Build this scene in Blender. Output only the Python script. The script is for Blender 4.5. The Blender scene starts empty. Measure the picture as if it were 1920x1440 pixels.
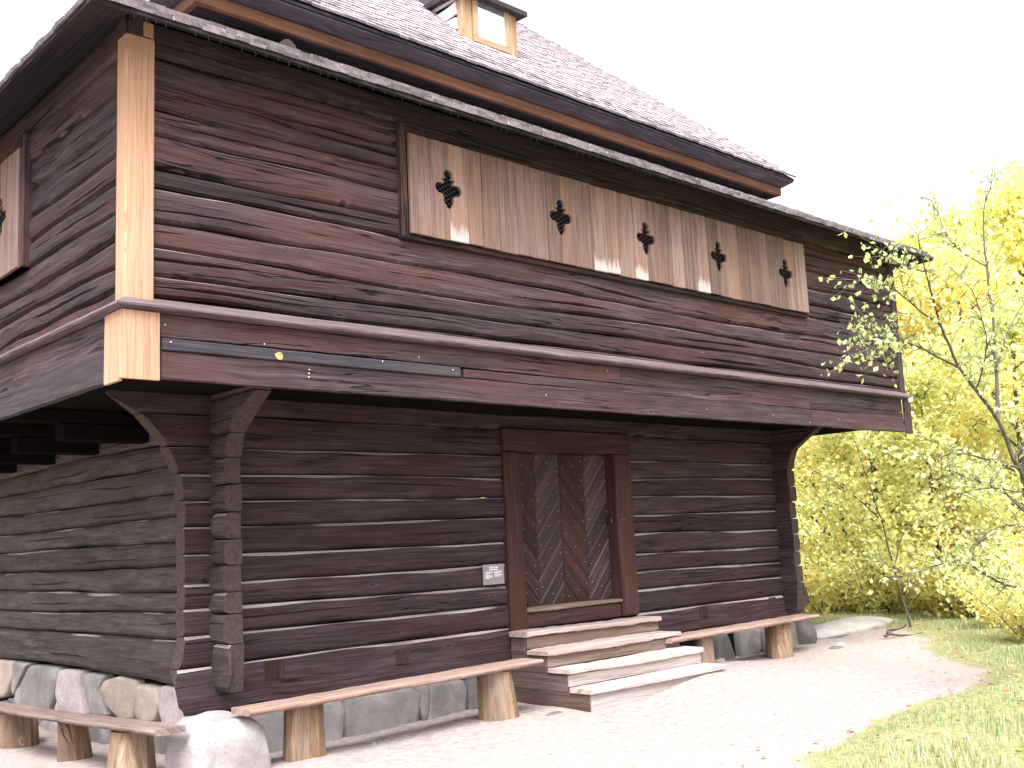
import bpy, bmesh, math, random
import numpy as np
from mathutils import Vector, Matrix, noise as mnoise
rnd = random.Random(7)
nrs = np.random.RandomState(5)
PI = math.pi
scene = bpy.context.scene
C = scene.collection

# ------------------------------------------------------------------ camera
FPX = 1987.5
CAM = Vector((-2.9335, -7.0042, -1.2177))
YAW, PIT, ROL = 0.7544, 0.1457, -0.0464
fw = Vector((math.sin(YAW) * math.cos(PIT), math.cos(YAW) * math.cos(PIT), math.sin(PIT)))
r0 = Vector((math.cos(YAW), -math.sin(YAW), 0))
u0 = r0.cross(fw)
rt = r0 * math.cos(ROL) + u0 * math.sin(ROL)
up = -r0 * math.sin(ROL) + u0 * math.cos(ROL)
cam = bpy.data.cameras.new('camera')
cam.sensor_width = 36
cam.lens = 36 * FPX / 1920
cam.clip_end = 3000
camo = bpy.data.objects.new('camera', cam)
m = Matrix((rt, up, -fw)).transposed().to_4x4()
m.translation = CAM
camo.matrix_world = m
C.objects.link(camo)
scene.camera = camo

# ------------------------------------------------------------------ sky and sun
SUN_EL, SUN_AZ = math.radians(60), math.radians(226)      # azimuth clockwise from +Y
world = bpy.data.worlds.new('World')
scene.world = world
world.use_nodes = True
wn = world.node_tree
wn.nodes.clear()
sky = wn.nodes.new('ShaderNodeTexSky')
sky.sky_type = 'NISHITA'
sky.sun_disc = False
sky.sun_elevation = SUN_EL
sky.sun_rotation = SUN_AZ
sky.air_density = 1.0
sky.dust_density = 6.0
sky.ozone_density = 1.0
veil = wn.nodes.new('ShaderNodeHueSaturation')            # thin white overcast takes most of the blue out
veil.inputs['Saturation'].default_value = 0.22
bg = wn.nodes.new('ShaderNodeBackground')
bg.inputs[1].default_value = 0.15
wo = wn.nodes.new('ShaderNodeOutputWorld')
wn.links.new(sky.outputs[0], veil.inputs['Color'])
wn.links.new(veil.outputs[0], bg.inputs[0])
wn.links.new(bg.outputs[0], wo.inputs[0])
sl = bpy.data.lights.new('sun', 'SUN')
sl.energy = 1.5
sl.angle = math.radians(38)
sl.color = (1.0, 0.95, 0.9)
so = bpy.data.objects.new('sun', sl)
sd = Vector((math.sin(SUN_AZ) * math.cos(SUN_EL), math.cos(SUN_AZ) * math.cos(SUN_EL), math.sin(SUN_EL)))
so.rotation_euler = (-sd).to_track_quat('-Z', 'Y').to_euler()
so.location = (-10, -20, 25)
C.objects.link(so)
vs = scene.view_settings
scene.display_settings.display_device = 'sRGB'
vs.view_transform = 'Standard'
vs.look = 'None'
vs.exposure = 1.8
vs.gamma = 1.0
vs.use_curve_mapping = False

# ------------------------------------------------------------------ materials
class NT:
    def __init__(s, name):
        s.mat = bpy.data.materials.new(name)
        s.mat.use_nodes = True
        s.t = s.mat.node_tree
        s.t.nodes.clear()
        s.out = s.n('ShaderNodeOutputMaterial')
    def n(s, typ, **kw):
        nd = s.t.nodes.new(typ)
        for k, v in kw.items():
            setattr(nd, k, v)
        return nd
    def l(s, a, b):
        s.t.links.new(a, b)
    def mapping(s, vec, scale, loc=(0, 0, 0)):
        m = s.n('ShaderNodeMapping')
        m.inputs['Scale'].default_value = scale
        m.inputs['Location'].default_value = loc
        s.l(vec, m.inputs['Vector'])
        return m.outputs[0]
    def noise(s, vec, scale=1, detail=6, rough=.6, dist=0, w=None):
        nd = s.n('ShaderNodeTexNoise')
        if w is not None:
            nd.noise_dimensions = '4D'
            s.l(w, nd.inputs['W'])
        nd.inputs['Scale'].default_value = scale
        nd.inputs['Detail'].default_value = detail
        nd.inputs['Roughness'].default_value = rough
        nd.inputs['Distortion'].default_value = dist
        s.l(vec, nd.inputs['Vector'])
        return nd.outputs[0]
    def ramp(s, fac, stops, interp='LINEAR'):
        r = s.n('ShaderNodeValToRGB')
        r.color_ramp.interpolation = interp
        e = r.color_ramp.elements
        while len(e) < len(stops):
            e.new(0.5)
        for i, (p, c) in enumerate(stops):
            e[i].position = p
            e[i].color = (c, c, c, 1) if isinstance(c, (int, float)) else (*c, 1)
        s.l(fac, r.inputs[0])
        return r.outputs[0]
    def mix(s, fac, a, b, blend='MIX'):
        nd = s.n('ShaderNodeMix', data_type='RGBA', blend_type=blend)
        for sock, v in ((nd.inputs[0], fac), (nd.inputs[6], a), (nd.inputs[7], b)):
            if isinstance(v, (int, float)):
                sock.default_value = v if sock == nd.inputs[0] else (v, v, v, 1)
            elif isinstance(v, tuple):
                sock.default_value = (*v, 1)
            else:
                s.l(v, sock)
        return nd.outputs[2]
    def math(s, op, a, b=None, clamp=False):
        nd = s.n('ShaderNodeMath', operation=op, use_clamp=clamp)
        for i, v in enumerate((a, b)):
            if v is None:
                continue
            if isinstance(v, (int, float)):
                nd.inputs[i].default_value = v
            else:
                s.l(v, nd.inputs[i])
        return nd.outputs[0]
    def bsdf(s, col, rough=.8, bump=None, bstr=.4, bdist=.01, spec=.3, metal=0):
        p = s.n('ShaderNodeBsdfPrincipled')
        if isinstance(col, tuple):
            p.inputs['Base Color'].default_value = (*col, 1)
        else:
            s.l(col, p.inputs['Base Color'])
        if isinstance(rough, (int, float)):
            p.inputs['Roughness'].default_value = rough
        else:
            s.l(rough, p.inputs['Roughness'])
        p.inputs['Specular IOR Level'].default_value = spec
        p.inputs['Metallic'].default_value = metal
        if bump is not None:
            b = s.n('ShaderNodeBump')
            b.inputs['Strength'].default_value = bstr
            b.inputs['Distance'].default_value = bdist
            s.l(bump, b.inputs['Height'])
            s.l(b.outputs[0], p.inputs['Normal'])
        s.l(p.outputs[0], s.out.inputs[0])
        return p

def wood(name, dark, mid, light, patch=None, patch_amt=.5, fleck=None, fleck_t=.7, crack=.5, vary=.35,
         gs=(1.0, 26), knots=True, rough=.8, bstr=.5, weather=None, wamt=.4, streak=None, ksz=1, contrast=1.3, gate_dark=None, bleach=None, adze=0, spec=.2):
    """UV driven wood: u runs along the grain in metres, v across it."""
    t = NT(name)
    uv = t.n('ShaderNodeUVMap').outputs[0]
    oi = t.n('ShaderNodeObjectInfo').outputs['Random']
    w = t.math('MULTIPLY', oi, 37.0)
    warp = t.noise(t.mapping(uv, (.9, 3.0, 1)), 1, 2, .5, w=w)
    cmb = t.n('ShaderNodeCombineXYZ')
    t.l(t.math('MULTIPLY', t.math('SUBTRACT', warp, .5), .10), cmb.inputs[1])
    va = t.n('ShaderNodeVectorMath', operation='ADD')
    t.l(uv, va.inputs[0]); t.l(cmb.outputs[0], va.inputs[1])
    wuv = va.outputs[0]
    grain = t.noise(t.mapping(wuv, (gs[0], gs[1], 1)), 1, 8, .68, w=w)
    fine = t.noise(t.mapping(wuv, (gs[0] * 2.5, gs[1] * 6, 1)), 1, 5, .75, w=w)
    gmix = t.math('ADD', t.math('MULTIPLY', grain, .62), t.math('MULTIPLY', fine, .38))
    col = t.ramp(gmix, [(.36, dark), (.5, mid), (.64, light)])
    if patch:
        pn = t.noise(t.mapping(wuv, (.55, 2.6, 1)), 1, 4, .6, w=w)
        col = t.mix(t.math('MULTIPLY', t.ramp(pn, [(.45, 0.), (.62, 1.)]), patch_amt), col, patch)
    if weather:
        wn_ = t.noise(t.mapping(wuv, (1.3, 9, 1), (3.3, 1.7, 0)), 1, 5, .65, w=w)
        col = t.mix(t.math('MULTIPLY', t.ramp(wn_, [(.48, 0.), (.66, 1.)]), wamt), col, weather)
    if streak:
        sn = t.noise(t.mapping(wuv, (.28, 17, 1), (7.7, 2.1, 0)), 1, 3, .6, w=w)
        col = t.mix(t.ramp(sn, [(.57, 0.), (.70, .8)]), col, streak)
    if fleck:
        fn = t.noise(t.mapping(wuv, (1.7, 12, 1), (9.1, 4.4, 0)), 1, 5, .7, w=w)
        fn2 = t.noise(t.mapping(wuv, (6, 70, 1)), 1, 3, .6, w=w)
        f = t.math('MULTIPLY', t.ramp(fn, [(fleck_t, 0.), (fleck_t + .06, 1.)]), t.ramp(fn2, [(.35, .15), (.6, 1.)]))
        col = t.mix(f, col, fleck)
    if knots:
        vo = t.n('ShaderNodeTexVoronoi')
        vo.voronoi_dimensions = '2D'
        t.l(t.mapping(uv, (1.1, 2.9, 1)), vo.inputs['Vector'])
        vo.inputs['Scale'].default_value = 1
        vo.inputs['Randomness'].default_value = 1
        sx = t.n('ShaderNodeSeparateColor'); t.l(vo.outputs['Color'], sx.inputs[0])
        lump = t.noise(t.mapping(uv, (14, 30, 1)), 1, 3, .6, w=w)
        kd = t.math('ADD', vo.outputs['Distance'], t.math('MULTIPLY', t.math('SUBTRACT', lump, .5), .07))
        size = t.math('ADD', .010 * ksz, t.math('MULTIPLY', sx.outputs[0], .034 * ksz))
        kr = t.math('DIVIDE', kd, size)
        on = t.math('GREATER_THAN', sx.outputs[1], .42)
        core = t.math('MULTIPLY', t.ramp(kr, [(.35, 1.), (1., 0.)]), on)
        ring = t.math('MULTIPLY', t.ramp(t.math('MULTIPLY', kr, .35), [(.30, 0.), (.42, .35), (.8, 0.)]), on)
        col = t.mix(ring, col, tuple(c * 1.1 for c in light))
        col = t.mix(t.math('MULTIPLY', core, .7), col, tuple(c * 1.0 for c in dark))
    f2 = t.math('MULTIPLY', t.math('SUBTRACT', fine, .5), contrast)
    col = t.mix(1.0, col, t.math('ADD', 1.0, f2), 'MULTIPLY')
    cr = t.noise(t.mapping(wuv, (.40, 13, 1), (1.1, 6.2, 0)), 1, 3, .5, w=w)
    cl = t.ramp(t.math('ABSOLUTE', t.math('SUBTRACT', cr, .5)), [(0.0, 1.), (.006, .9), (.013, 0.)])
    gate = t.ramp(t.noise(t.mapping(wuv, (.6, 2.2, 1), (5, 5, 0)), 1, 2, .5, w=w), [(.5, 0.), (.58, 1.)])
    cl = t.math('MULTIPLY', t.math('MULTIPLY', cl, gate), crack)
    col = t.mix(cl, col, tuple(c * .25 for c in dark))
    if gate_dark:
        gd = t.noise(t.mapping(uv, (.7, .01, 1), (2, 8, 0)), 1, 3, .6, w=w)
        col = t.mix(t.ramp(gd, [(gate_dark[0], 1.), (gate_dark[0] + .1, 0.)]), col, gate_dark[1])
    col = t.mix(1.0, col, t.math('ADD', 1 - vary / 2, t.math('MULTIPLY', oi, vary)), 'MULTIPLY')
    h = t.math('SUBTRACT', t.math('ADD', t.math('MULTIPLY', grain, .7), t.math('MULTIPLY', fine, .3)), cl)
    if bleach:
        sz = t.n('ShaderNodeSeparateXYZ'); t.l(t.n('ShaderNodeTexCoord').outputs['Object'], sz.inputs[0])
        bz = t.noise(t.mapping(uv, (2.5, 30, 1)), 1, 4, .6, w=w)
        bf = t.math('SUBTRACT', t.math('ADD', 1.42, t.math('MULTIPLY', bz, .36)), sz.outputs[2])
        bf = t.math('MULTIPLY', t.ramp(t.math('MULTIPLY', bf, 6.0), [(0., 0.), (.5, .75)]), t.math('GREATER_THAN', oi, .80))
        col = t.mix(bf, col, bleach)
    if adze:
        az = t.noise(t.mapping(uv, (5.5, 7, 1), (4, 1, 0)), 1, 2, .5, .6, w=w)
        h = t.math('ADD', h, t.math('MULTIPLY', az, adze))
        col = t.mix(1.0, col, t.math('ADD', .8, t.math('MULTIPLY', az, .4)), 'MULTIPLY')
    t.bsdf(col, rough, h, bstr, .014, spec)
    return t.mat

def plain(name, col, rough=.7, var=.15, sc=12, metal=0, spec=.3, bstr=.2):
    t = NT(name)
    co = t.n('ShaderNodeTexCoord').outputs['Object']
    nz = t.noise(co, sc, 6, .6)
    c = t.mix(1.0, col, t.math('ADD', 1 - var, t.math('MULTIPLY', nz, 2 * var)), 'MULTIPLY')
    t.bsdf(c, rough, nz, bstr, .01, spec, metal)
    return t.mat

def stone(name, a, b, c=None, sc=3, spot=None, bstr=.6):
    t = NT(name)
    tc = t.n('ShaderNodeTexCoord').outputs['Object']
    oi = t.n('ShaderNodeObjectInfo').outputs['Random']
    w = t.math('MULTIPLY', oi, 23.0)
    n1 = t.noise(tc, sc, 8, .65, .3, w=w)
    n2 = t.noise(tc, sc * 11, 6, .7, w=w)
    col = t.ramp(n1, [(.3, a), (.55, b), (.72, c or b)])
    col = t.mix(1.0, col, t.math('ADD', .72, t.math('MULTIPLY', n2, .56)), 'MULTIPLY')
    if spot:
        s = t.ramp(t.noise(tc, sc * 22, 3, .6, w=w), [(.58, 0.), (.68, .8)])
        col = t.mix(s, col, spot)
    col = t.mix(1.0, col, t.math('ADD', .85, t.math('MULTIPLY', oi, .3)), 'MULTIPLY')
    h = t.math('ADD', n1, t.math('MULTIPLY', n2, .35))
    t.bsdf(col, .9, h, bstr, .03, .2)
    return t.mat

M = {}
M['log'] = wood('tarred_log_wood', (.010, .007, .009), (.037, .025, .030), (.096, .068, .078), patch=(.076, .033, .029), patch_amt=.65, gs=(.9, 36), bstr=.95, contrast=1.9,
                fleck=(.24, .13, .065), fleck_t=.665, crack=1., weather=(.098, .073, .084), wamt=.36, vary=.6)
M['log_low'] = wood('weathered_log_wood', (.012, .008, .010), (.036, .024, .028), (.089, .061, .069), patch=(.048, .019, .017), patch_amt=.55, gs=(1.1, 32), bstr=.8, contrast=1.7,
                    fleck=(.20, .09, .05), fleck_t=.76, crack=.8, weather=(.078, .055, .061), wamt=.45, vary=.45)
M['log_grey'] = wood('grey_weathered_log_wood', (.024, .018, .018), (.051, .040, .039), (.104, .084, .082), patch=(.046, .033, .029), patch_amt=.5, gs=(1.6, 24), adze=1.4, knots=False, bstr=.8,
                     crack=.35, weather=(.10, .080, .085), wamt=.45, vary=.3)
M['board_grey'] = wood('grey_plank_wood', (.018, .014, .017), (.040, .033, .040), (.075, .062, .072), patch=(.06, .045, .04), patch_amt=.4, fleck=(.36, .24, .10), fleck_t=.66, crack=.4, vary=.1, knots=False)
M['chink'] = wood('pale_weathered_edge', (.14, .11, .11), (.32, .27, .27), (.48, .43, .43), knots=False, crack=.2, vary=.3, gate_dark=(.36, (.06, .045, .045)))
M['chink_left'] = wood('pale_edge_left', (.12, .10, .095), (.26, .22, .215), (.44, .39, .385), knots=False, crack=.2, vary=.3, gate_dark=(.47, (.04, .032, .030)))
M['endgrain'] = plain('weathered_end_grain', (.062, .046, .044), .85, .75, 26, spec=.1, bstr=.7)
M['edge'] = wood('worn_skylit_edge', (.05, .037, .040), (.18, .14, .148), (.36, .305, .32), knots=False, crack=.3, vary=.7, gate_dark=(.40, (.05, .036, .038)))  # worn top chamfers, with sky light on them painted in
M['mould'] = wood('worn_moulding', (.05, .035, .038), (.105, .077, .083), (.22, .175, .188), knots=False, crack=.3, vary=.1)
M['fresh'] = wood('fresh_pale_timber', (.28, .145, .088), (.40, .238, .160), (.48, .325, .24), patch=(.43, .235, .15), patch_amt=.35, crack=.25, vary=.06, gs=(.6, 22), bstr=.15, knots=False)
M['hatch'] = wood('silvery_brown_boards', (.085, .053, .048), (.165, .107, .093), (.26, .185, .163), patch=(.22, .118, .078), patch_amt=.5,
                  weather=(.28, .215, .20), wamt=.35, crack=.35, vary=.65, gs=(.7, 24), streak=(.085, .060, .062), bstr=.25, ksz=.6, bleach=(.50, .44, .43))
M['door_b'] = wood('door_wood_grey', (.024, .015, .016), (.054, .036, .039), (.10, .072, .077), patch=(.066, .034, .030), patch_amt=.4, crack=.4, vary=.5, knots=False)
M['door_edge'] = wood('skylit_door_edge', (.06, .043, .046), (.12, .09, .098), (.19, .15, .16), knots=False, crack=.2, vary=.5)  # upward bevels painted pale as if catching the sky
M['door'] = wood('dark_door_wood', (.016, .009, .009), (.036, .020, .019), (.072, .044, .042), patch=(.055, .023, .017), patch_amt=.5, crack=.4, vary=.5, knots=False)
M['frame'] = wood('door_frame_wood', (.020, .010, .010), (.044, .021, .020), (.082, .046, .044), patch=(.070, .028, .021), patch_amt=.5, crack=.5, vary=.25)
M['step'] = wood('worn_step_boards', (.26, .19, .175), (.43, .345, .325), (.56, .485, .465), patch=(.36, .245, .22), patch_amt=.5, crack=.5, vary=.2, gs=(.8, 26))
M['riser_pale'] = wood('pale_riser_boards', (.20, .165, .155), (.33, .285, .275), (.45, .405, .40), patch=(.27, .22, .20), patch_amt=.4, crack=.4, vary=.2, knots=False)
M['riser'] = wood('riser_boards', (.085, .058, .046), (.165, .122, .102), (.27, .22, .195), patch=(.14, .09, .066), patch_amt=.6, crack=.4, vary=.3)
M['stepside'] = wood('step_side_boards', (.05, .034, .032), (.10, .07, .066), (.18, .135, .128), patch=(.10, .06, .05), crack=.5, vary=.3)
M['bench'] = wood('bench_seat_wood', (.14, .09, .075), (.27, .19, .165), (.40, .31, .28), patch=(.24, .145, .105), patch_amt=.5, crack=.5, vary=.25)
M['bench_old'] = wood('grey_brown_seat_wood', (.08, .055, .05), (.17, .125, .12), (.29, .23, .225), patch=(.16, .10, .085), patch_amt=.5, crack=.5, vary=.1)
M['stump'] = wood('split_log_wood', (.075, .040, .024), (.20, .125, .078), (.34, .25, .165), patch=(.10, .066, .052), patch_amt=.8, crack=.8, vary=.25,
                  gs=(1.5, 20), weather=(.30, .25, .215), wamt=.45)
M['fascia'] = wood('red_brown_fascia', (.055, .024, .015), (.12, .052, .031), (.19, .092, .056), patch=(.075, .042, .036), knots=False, patch_amt=.5, crack=.4, vary=.15)
M['soffit'] = wood('dark_soffit_boards', (.022, .018, .023), (.042, .035, .043), (.070, .059, .070), crack=.3, vary=.3, knots=False, spec=.04)
M['cornice'] = wood('grey_cornice_board', (.030, .025, .033), (.055, .046, .060), (.085, .074, .092), crack=.2, vary=.1, knots=False, spec=.05)
M['strip'] = wood('tarred_batten', (.022, .019, .024), (.043, .037, .046), (.075, .066, .080), crack=.2, vary=.1, knots=False)
M['void'] = plain('shade_black_wood', (.010, .008, .008), .95, spec=.0)  # near black: shade of undersides, interior and gaps put into the colour
M['shingle'] = wood('weathered_shingle', (.135, .115, .13), (.245, .215, .24), (.36, .325, .355), patch=(.165, .14, .155), patch_amt=.5, knots=False, crack=.4, vary=.7, gs=(2, 30))
M['white'] = wood('white_weathered_clapboard', (.46, .42, .42), (.56, .52, .52), (.64, .61, .61), knots=False, crack=.2, vary=.1)
M['winframe'] = wood('varnished_window_frame', (.25, .14, .085), (.37, .235, .15), (.48, .34, .24), crack=.2, vary=.15, bstr=.15)
M['metal'] = plain('dark_iron', (.09, .07, .06), .45, .3, 30, metal=.8)
M['nail'] = plain('zinc_nail', (.55, .52, .52), .4, .1, 30, metal=.7)
M['wire'] = plain('galvanised_wire', (.20, .20, .24), .45, .1, 30, metal=.4)
M['sign'] = plain('grey_sign_plate', (.23, .205, .24), .45, .04, 4)
M['print'] = plain('white_print', (.80, .78, .80), .5, .02, 4)
M['sgrey'] = stone('grey_field_stone', (.13, .12, .12), (.215, .20, .20), (.31, .29, .29), 3)
M['sdark'] = stone('dark_field_stone', (.075, .068, .07), (.13, .118, .12), (.20, .182, .185), 3)
M['spink'] = stone('pinkish_granite', (.24, .20, .20), (.36, .31, .31), (.46, .41, .41), 4, spot=(.18, .15, .16))
M['sochre'] = stone('ochre_stained_stone', (.22, .19, .18), (.36, .30, .25), (.42, .26, .11), 2.2)
M['boulder'] = stone('pale_granite_boulder', (.22, .195, .205), (.33, .305, .315), (.41, .39, .40), 2.5, spot=(.16, .14, .15))
M['rock'] = stone('pale_path_rock', (.28, .25, .245), (.40, .37, .36), (.48, .45, .44), 3)
t = NT('window_glass')
gl = t.bsdf((.75, .78, .82), .03, None, spec=1.0)
gl.inputs['Metallic'].default_value = .85
M['glass'] = t.mat

def leafmat(name, stops, trans=.45):
    t = NT(name)
    at = t.n('ShaderNodeAttribute')
    at.attribute_name = 'tone'
    col = t.ramp(at.outputs['Fac'], stops)
    d = t.n('ShaderNodeBsdfDiffuse'); tr = t.n('ShaderNodeBsdfTranslucent'); mx = t.n('ShaderNodeMixShader')
    g = t.n('ShaderNodeBsdfGlossy'); g.inputs['Roughness'].default_value = .45; g.inputs['Color'].default_value = (.9, .9, .9, 1)
    mg = t.n('ShaderNodeMixShader'); mg.inputs[0].default_value = .05
    t.l(col, d.inputs[0]); t.l(col, tr.inputs[0])
    mx.inputs[0].default_value = trans
    t.l(d.outputs[0], mx.inputs[1]); t.l(tr.outputs[0], mx.inputs[2])
    t.l(mx.outputs[0], mg.inputs[1]); t.l(g.outputs[0], mg.inputs[2])
    t.l(mg.outputs[0], t.out.inputs[0])
    return t.mat
M['leaf_y'] = leafmat('autumn_yellow_leaves', [(0, (.52, .58, .22)), (.35, (.78, .78, .30)), (.7, (.90, .80, .28)), (1, (.86, .58, .22))], .55)
M['leaf_g'] = leafmat('yellow_green_leaves', [(0, (.50, .56, .22)), (.45, (.77, .78, .34)), (.8, (.88, .82, .33)), (1, (.90, .68, .26))], .55)
M['leaf_n'] = leafmat('pale_green_leaves', [(0, (.36, .45, .16)), (.6, (.58, .65, .28)), (1, (.70, .68, .28))], .5)
M['grass'] = leafmat('grass_blades', [(0, (.14, .21, .08)), (.5, (.29, .35, .16)), (.8, (.44, .43, .25)), (1, (.54, .48, .33))], .3)
M['litter'] = leafmat('fallen_leaf_litter', [(0, (.45, .36, .06)), (.4, (.36, .17, .05)), (1, (.16, .09, .06))], .1)
t = NT('bark')
tc = t.n('ShaderNodeTexCoord').outputs['Object']
nb = t.noise(t.mapping(tc, (9, 9, 2.5)), 1, 7, .7)
t.bsdf(t.ramp(nb, [(.3, (.05, .041, .037)), (.6, (.12, .103, .093)), (.8, (.20, .185, .165))]), .9, nb, .6, .02, .15)
M['bark'] = t.mat
t = NT('ground')
tc = t.n('ShaderNodeTexCoord').outputs['Object']
at = t.n('ShaderNodeAttribute'); at.attribute_name = 'grass'
n1 = t.noise(tc, .9, 5, .6); n2 = t.noise(tc, 14, 8, .7); n3 = t.noise(tc, 60, 4, .7)
gravel = t.ramp(n2, [(.3, (.18, .145, .137)), (.5, (.305, .26, .25)), (.72, (.43, .385, .375))])
gravel = t.mix(t.math('MULTIPLY', t.ramp(n1, [(.42, 0.), (.62, 1.)]), .45), gravel, (.33, .27, .25))
vo = t.n('ShaderNodeTexVoronoi'); t.l(tc, vo.inputs['Vector']); vo.inputs['Scale'].default_value = 38
peb = t.ramp(vo.outputs['Distance'], [(.15, .0), (.5, 1.)])
gravel = t.mix(t.math('MULTIPLY', peb, .22), gravel, (.20, .165, .155))
soil = t.ramp(n2, [(.3, (.12, .12, .055)), (.6, (.25, .245, .12)), (.8, (.34, .29, .19))])
gm = t.math('ADD', at.outputs['Fac'], t.math('MULTIPLY', t.math('SUBTRACT', n2, .5), 1.1))
gcol = t.mix(t.ramp(gm, [(.42, 0.), (.58, 1.)]), gravel, soil)
t.bsdf(gcol, .95, t.math('ADD', t.math('MULTIPLY', n2, .6), t.math('MULTIPLY', n3, .4)), .5, .03, .15)
M['ground'] = t.mat

# ------------------------------------------------------------------ mesh helpers
def obj(name, me, parent=None, loc=(0, 0, 0), rot=(0, 0, 0)):
    o = bpy.data.objects.new(name, me)
    C.objects.link(o)
    o.location = loc
    o.rotation_euler = rot
    if parent:
        o.parent = parent
    return o

def tag(o, label=None, cat=None, group=None, kind=None):
    if label: o['label'] = label
    if cat: o['category'] = cat
    if group: o['group'] = group
    if kind: o['kind'] = kind
    return o

def empty(name, loc, label, cat, group=None):
    o = bpy.data.objects.new(name, None)
    C.objects.link(o)
    o.location = loc
    o.empty_display_size = .2
    return tag(o, label, cat, group)

def uvgrain(me, axis, off=None, smooth=False):
    """u along the grain axis, v across; metres."""
    ou, ov = off if off else (rnd.uniform(0, 60), rnd.uniform(0, 60))
    uvl = me.uv_layers.new(name='UVMap')
    n = len(me.loops)
    vi = np.empty(n, dtype=np.int32)
    me.loops.foreach_get('vertex_index', vi)
    co = np.empty(len(me.vertices) * 3)
    me.vertices.foreach_get('co', co)
    co = co.reshape(-1, 3)[vi]
    a, b = [k for k in range(3) if k != axis]
    uv = np.stack([co[:, axis] + ou, co[:, a] * .97 + co[:, b] + ov], 1).astype(np.float32)
    uvl.data.foreach_set('uv', uv.ravel())
    if smooth:
        me.polygons.foreach_set('use_smooth', [True] * len(me.polygons))

def mk(name, verts, faces, mats, axis=0, midx=None, smooth=False):
    me = bpy.data.meshes.new(name)
    me.from_pydata([tuple(v) for v in verts], [], faces)
    for m_ in (mats if isinstance(mats, (list, tuple)) else [mats]):
        me.materials.append(m_)
    if midx:
        me.polygons.foreach_set('material_index', midx)
    uvgrain(me, axis, smooth=smooth)
    me.update()
    return me

def sweep(rings, caps=True):
    n = len(rings[0])
    V = [p for r in rings for p in r]
    F = []
    for i in range(len(rings) - 1):
        for j in range(n):
            k = (j + 1) % n
            F.append((i * n + j, (i + 1) * n + j, (i + 1) * n + k, i * n + k))
    if caps:
        F.append(tuple(range(n)))
        F.append(tuple((len(rings) - 1) * n + j for j in reversed(range(n))))
    return V, F

def plank_mesh(L, w, t, mat, seg=6, jit=.004, bev=.006, bow=0, taper=0):
    """local x along, y thickness (front at 0), z width; slightly irregular edges"""
    rings = []
    ph = rnd.uniform(0, 9)
    for i in range(seg + 1):
        s = i / seg
        x = L * s
        ww = w * (1 - taper * s)
        a = jit * math.sin(ph + 5 * s) + rnd.uniform(-jit, jit) * .7
        b = jit * math.sin(2 * ph + 4 * s) + rnd.uniform(-jit, jit) * .7
        d = rnd.uniform(-jit, jit) * .5
        zo = bow * math.sin(PI * s)
        rings.append([(x, t, a + zo), (x, bev + d, a + zo), (x, d, a + bev + zo), (x, d, ww + b - bev + zo), (x, bev + d, ww + b + zo), (x, t, ww + b + zo)])
    V, F = sweep(rings)
    return mk('plank', V, F, mat, 0)

def box_mesh(x0, x1, y0, y1, z0, z1, mat, axis=0, bev=.006, jit=0.0, taper=None):
    bm = bmesh.new()
    bmesh.ops.create_cube(bm, size=1)
    for v in bm.verts:
        v.co = Vector((x0 + (v.co.x + .5) * (x1 - x0), y0 + (v.co.y + .5) * (y1 - y0), z0 + (v.co.z + .5) * (z1 - z0)))
        if jit:
            v.co += Vector([rnd.uniform(-jit, jit) for _ in range(3)])
    if bev:
        bmesh.ops.bevel(bm, geom=bm.edges[:], offset=bev, segments=1, affect='EDGES')
    me = bpy.data.meshes.new('box')
    bm.to_mesh(me); bm.free()
    me.materials.append(mat)
    uvgrain(me, axis)
    return me

def prism_mesh(poly, yb, yf, mat, axis=2, bev=0.0, edge=None):
    """outline in (x,z) extruded from yb (back) to yf (front)"""
    n = len(poly)
    cx = sum(p[0] for p in poly) / n; cz = sum(p[1] for p in poly) / n
    V = [(p[0], yb, p[1]) for p in poly]
    rings = [V]
    if bev:
        s = 1 if yf > yb else -1
        rings.append([(p[0], yf - s * bev, p[1]) for p in poly])
        ar = sum(poly[i][0] * poly[(i + 1) % n][1] - poly[(i + 1) % n][0] * poly[i][1] for i in range(n))
        sg = 1 if ar > 0 else -1
        ins = []
        for i in range(n):
            p0, p1, p2 = Vector(poly[i - 1]), Vector(poly[i]), Vector(poly[(i + 1) % n])
            e1, e2 = (p1 - p0), (p2 - p1)
            if e1.length < 1e-6 or e2.length < 1e-6:
                ins.append((p1.x, yf, p1.y)); continue
            e1.normalize(); e2.normalize()
            n1 = Vector((-e1.y, e1.x)) * sg; n2 = Vector((-e2.y, e2.x)) * sg
            k = n1 + n2
            q = p1 + k * (bev / max(.25, 1 + n1.dot(n2)))
            c_ = Vector((cx, cz))
            if (q - p1).length > (c_ - p1).length * .6: q = p1.lerp(c_, .4)
            ins.append((q.x, yf, q.y))
        rings.append(ins)
    else:
        rings.append([(p[0], yf, p[1]) for p in poly])
    V2, F = sweep(rings)
    me = mk('prism', V2, F, mat, axis)
    bm = bmesh.new(); bm.from_mesh(me)
    bmesh.ops.recalc_face_normals(bm, faces=bm.faces)
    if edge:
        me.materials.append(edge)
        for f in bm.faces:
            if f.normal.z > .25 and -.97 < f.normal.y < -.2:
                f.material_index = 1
    bm.to_mesh(me); bm.free()
    return me

def fixn(me):
    bm = bmesh.new(); bm.from_mesh(me)
    bmesh.ops.recalc_face_normals(bm, faces=bm.faces)
    bm.to_mesh(me); bm.free()
    return me

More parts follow.
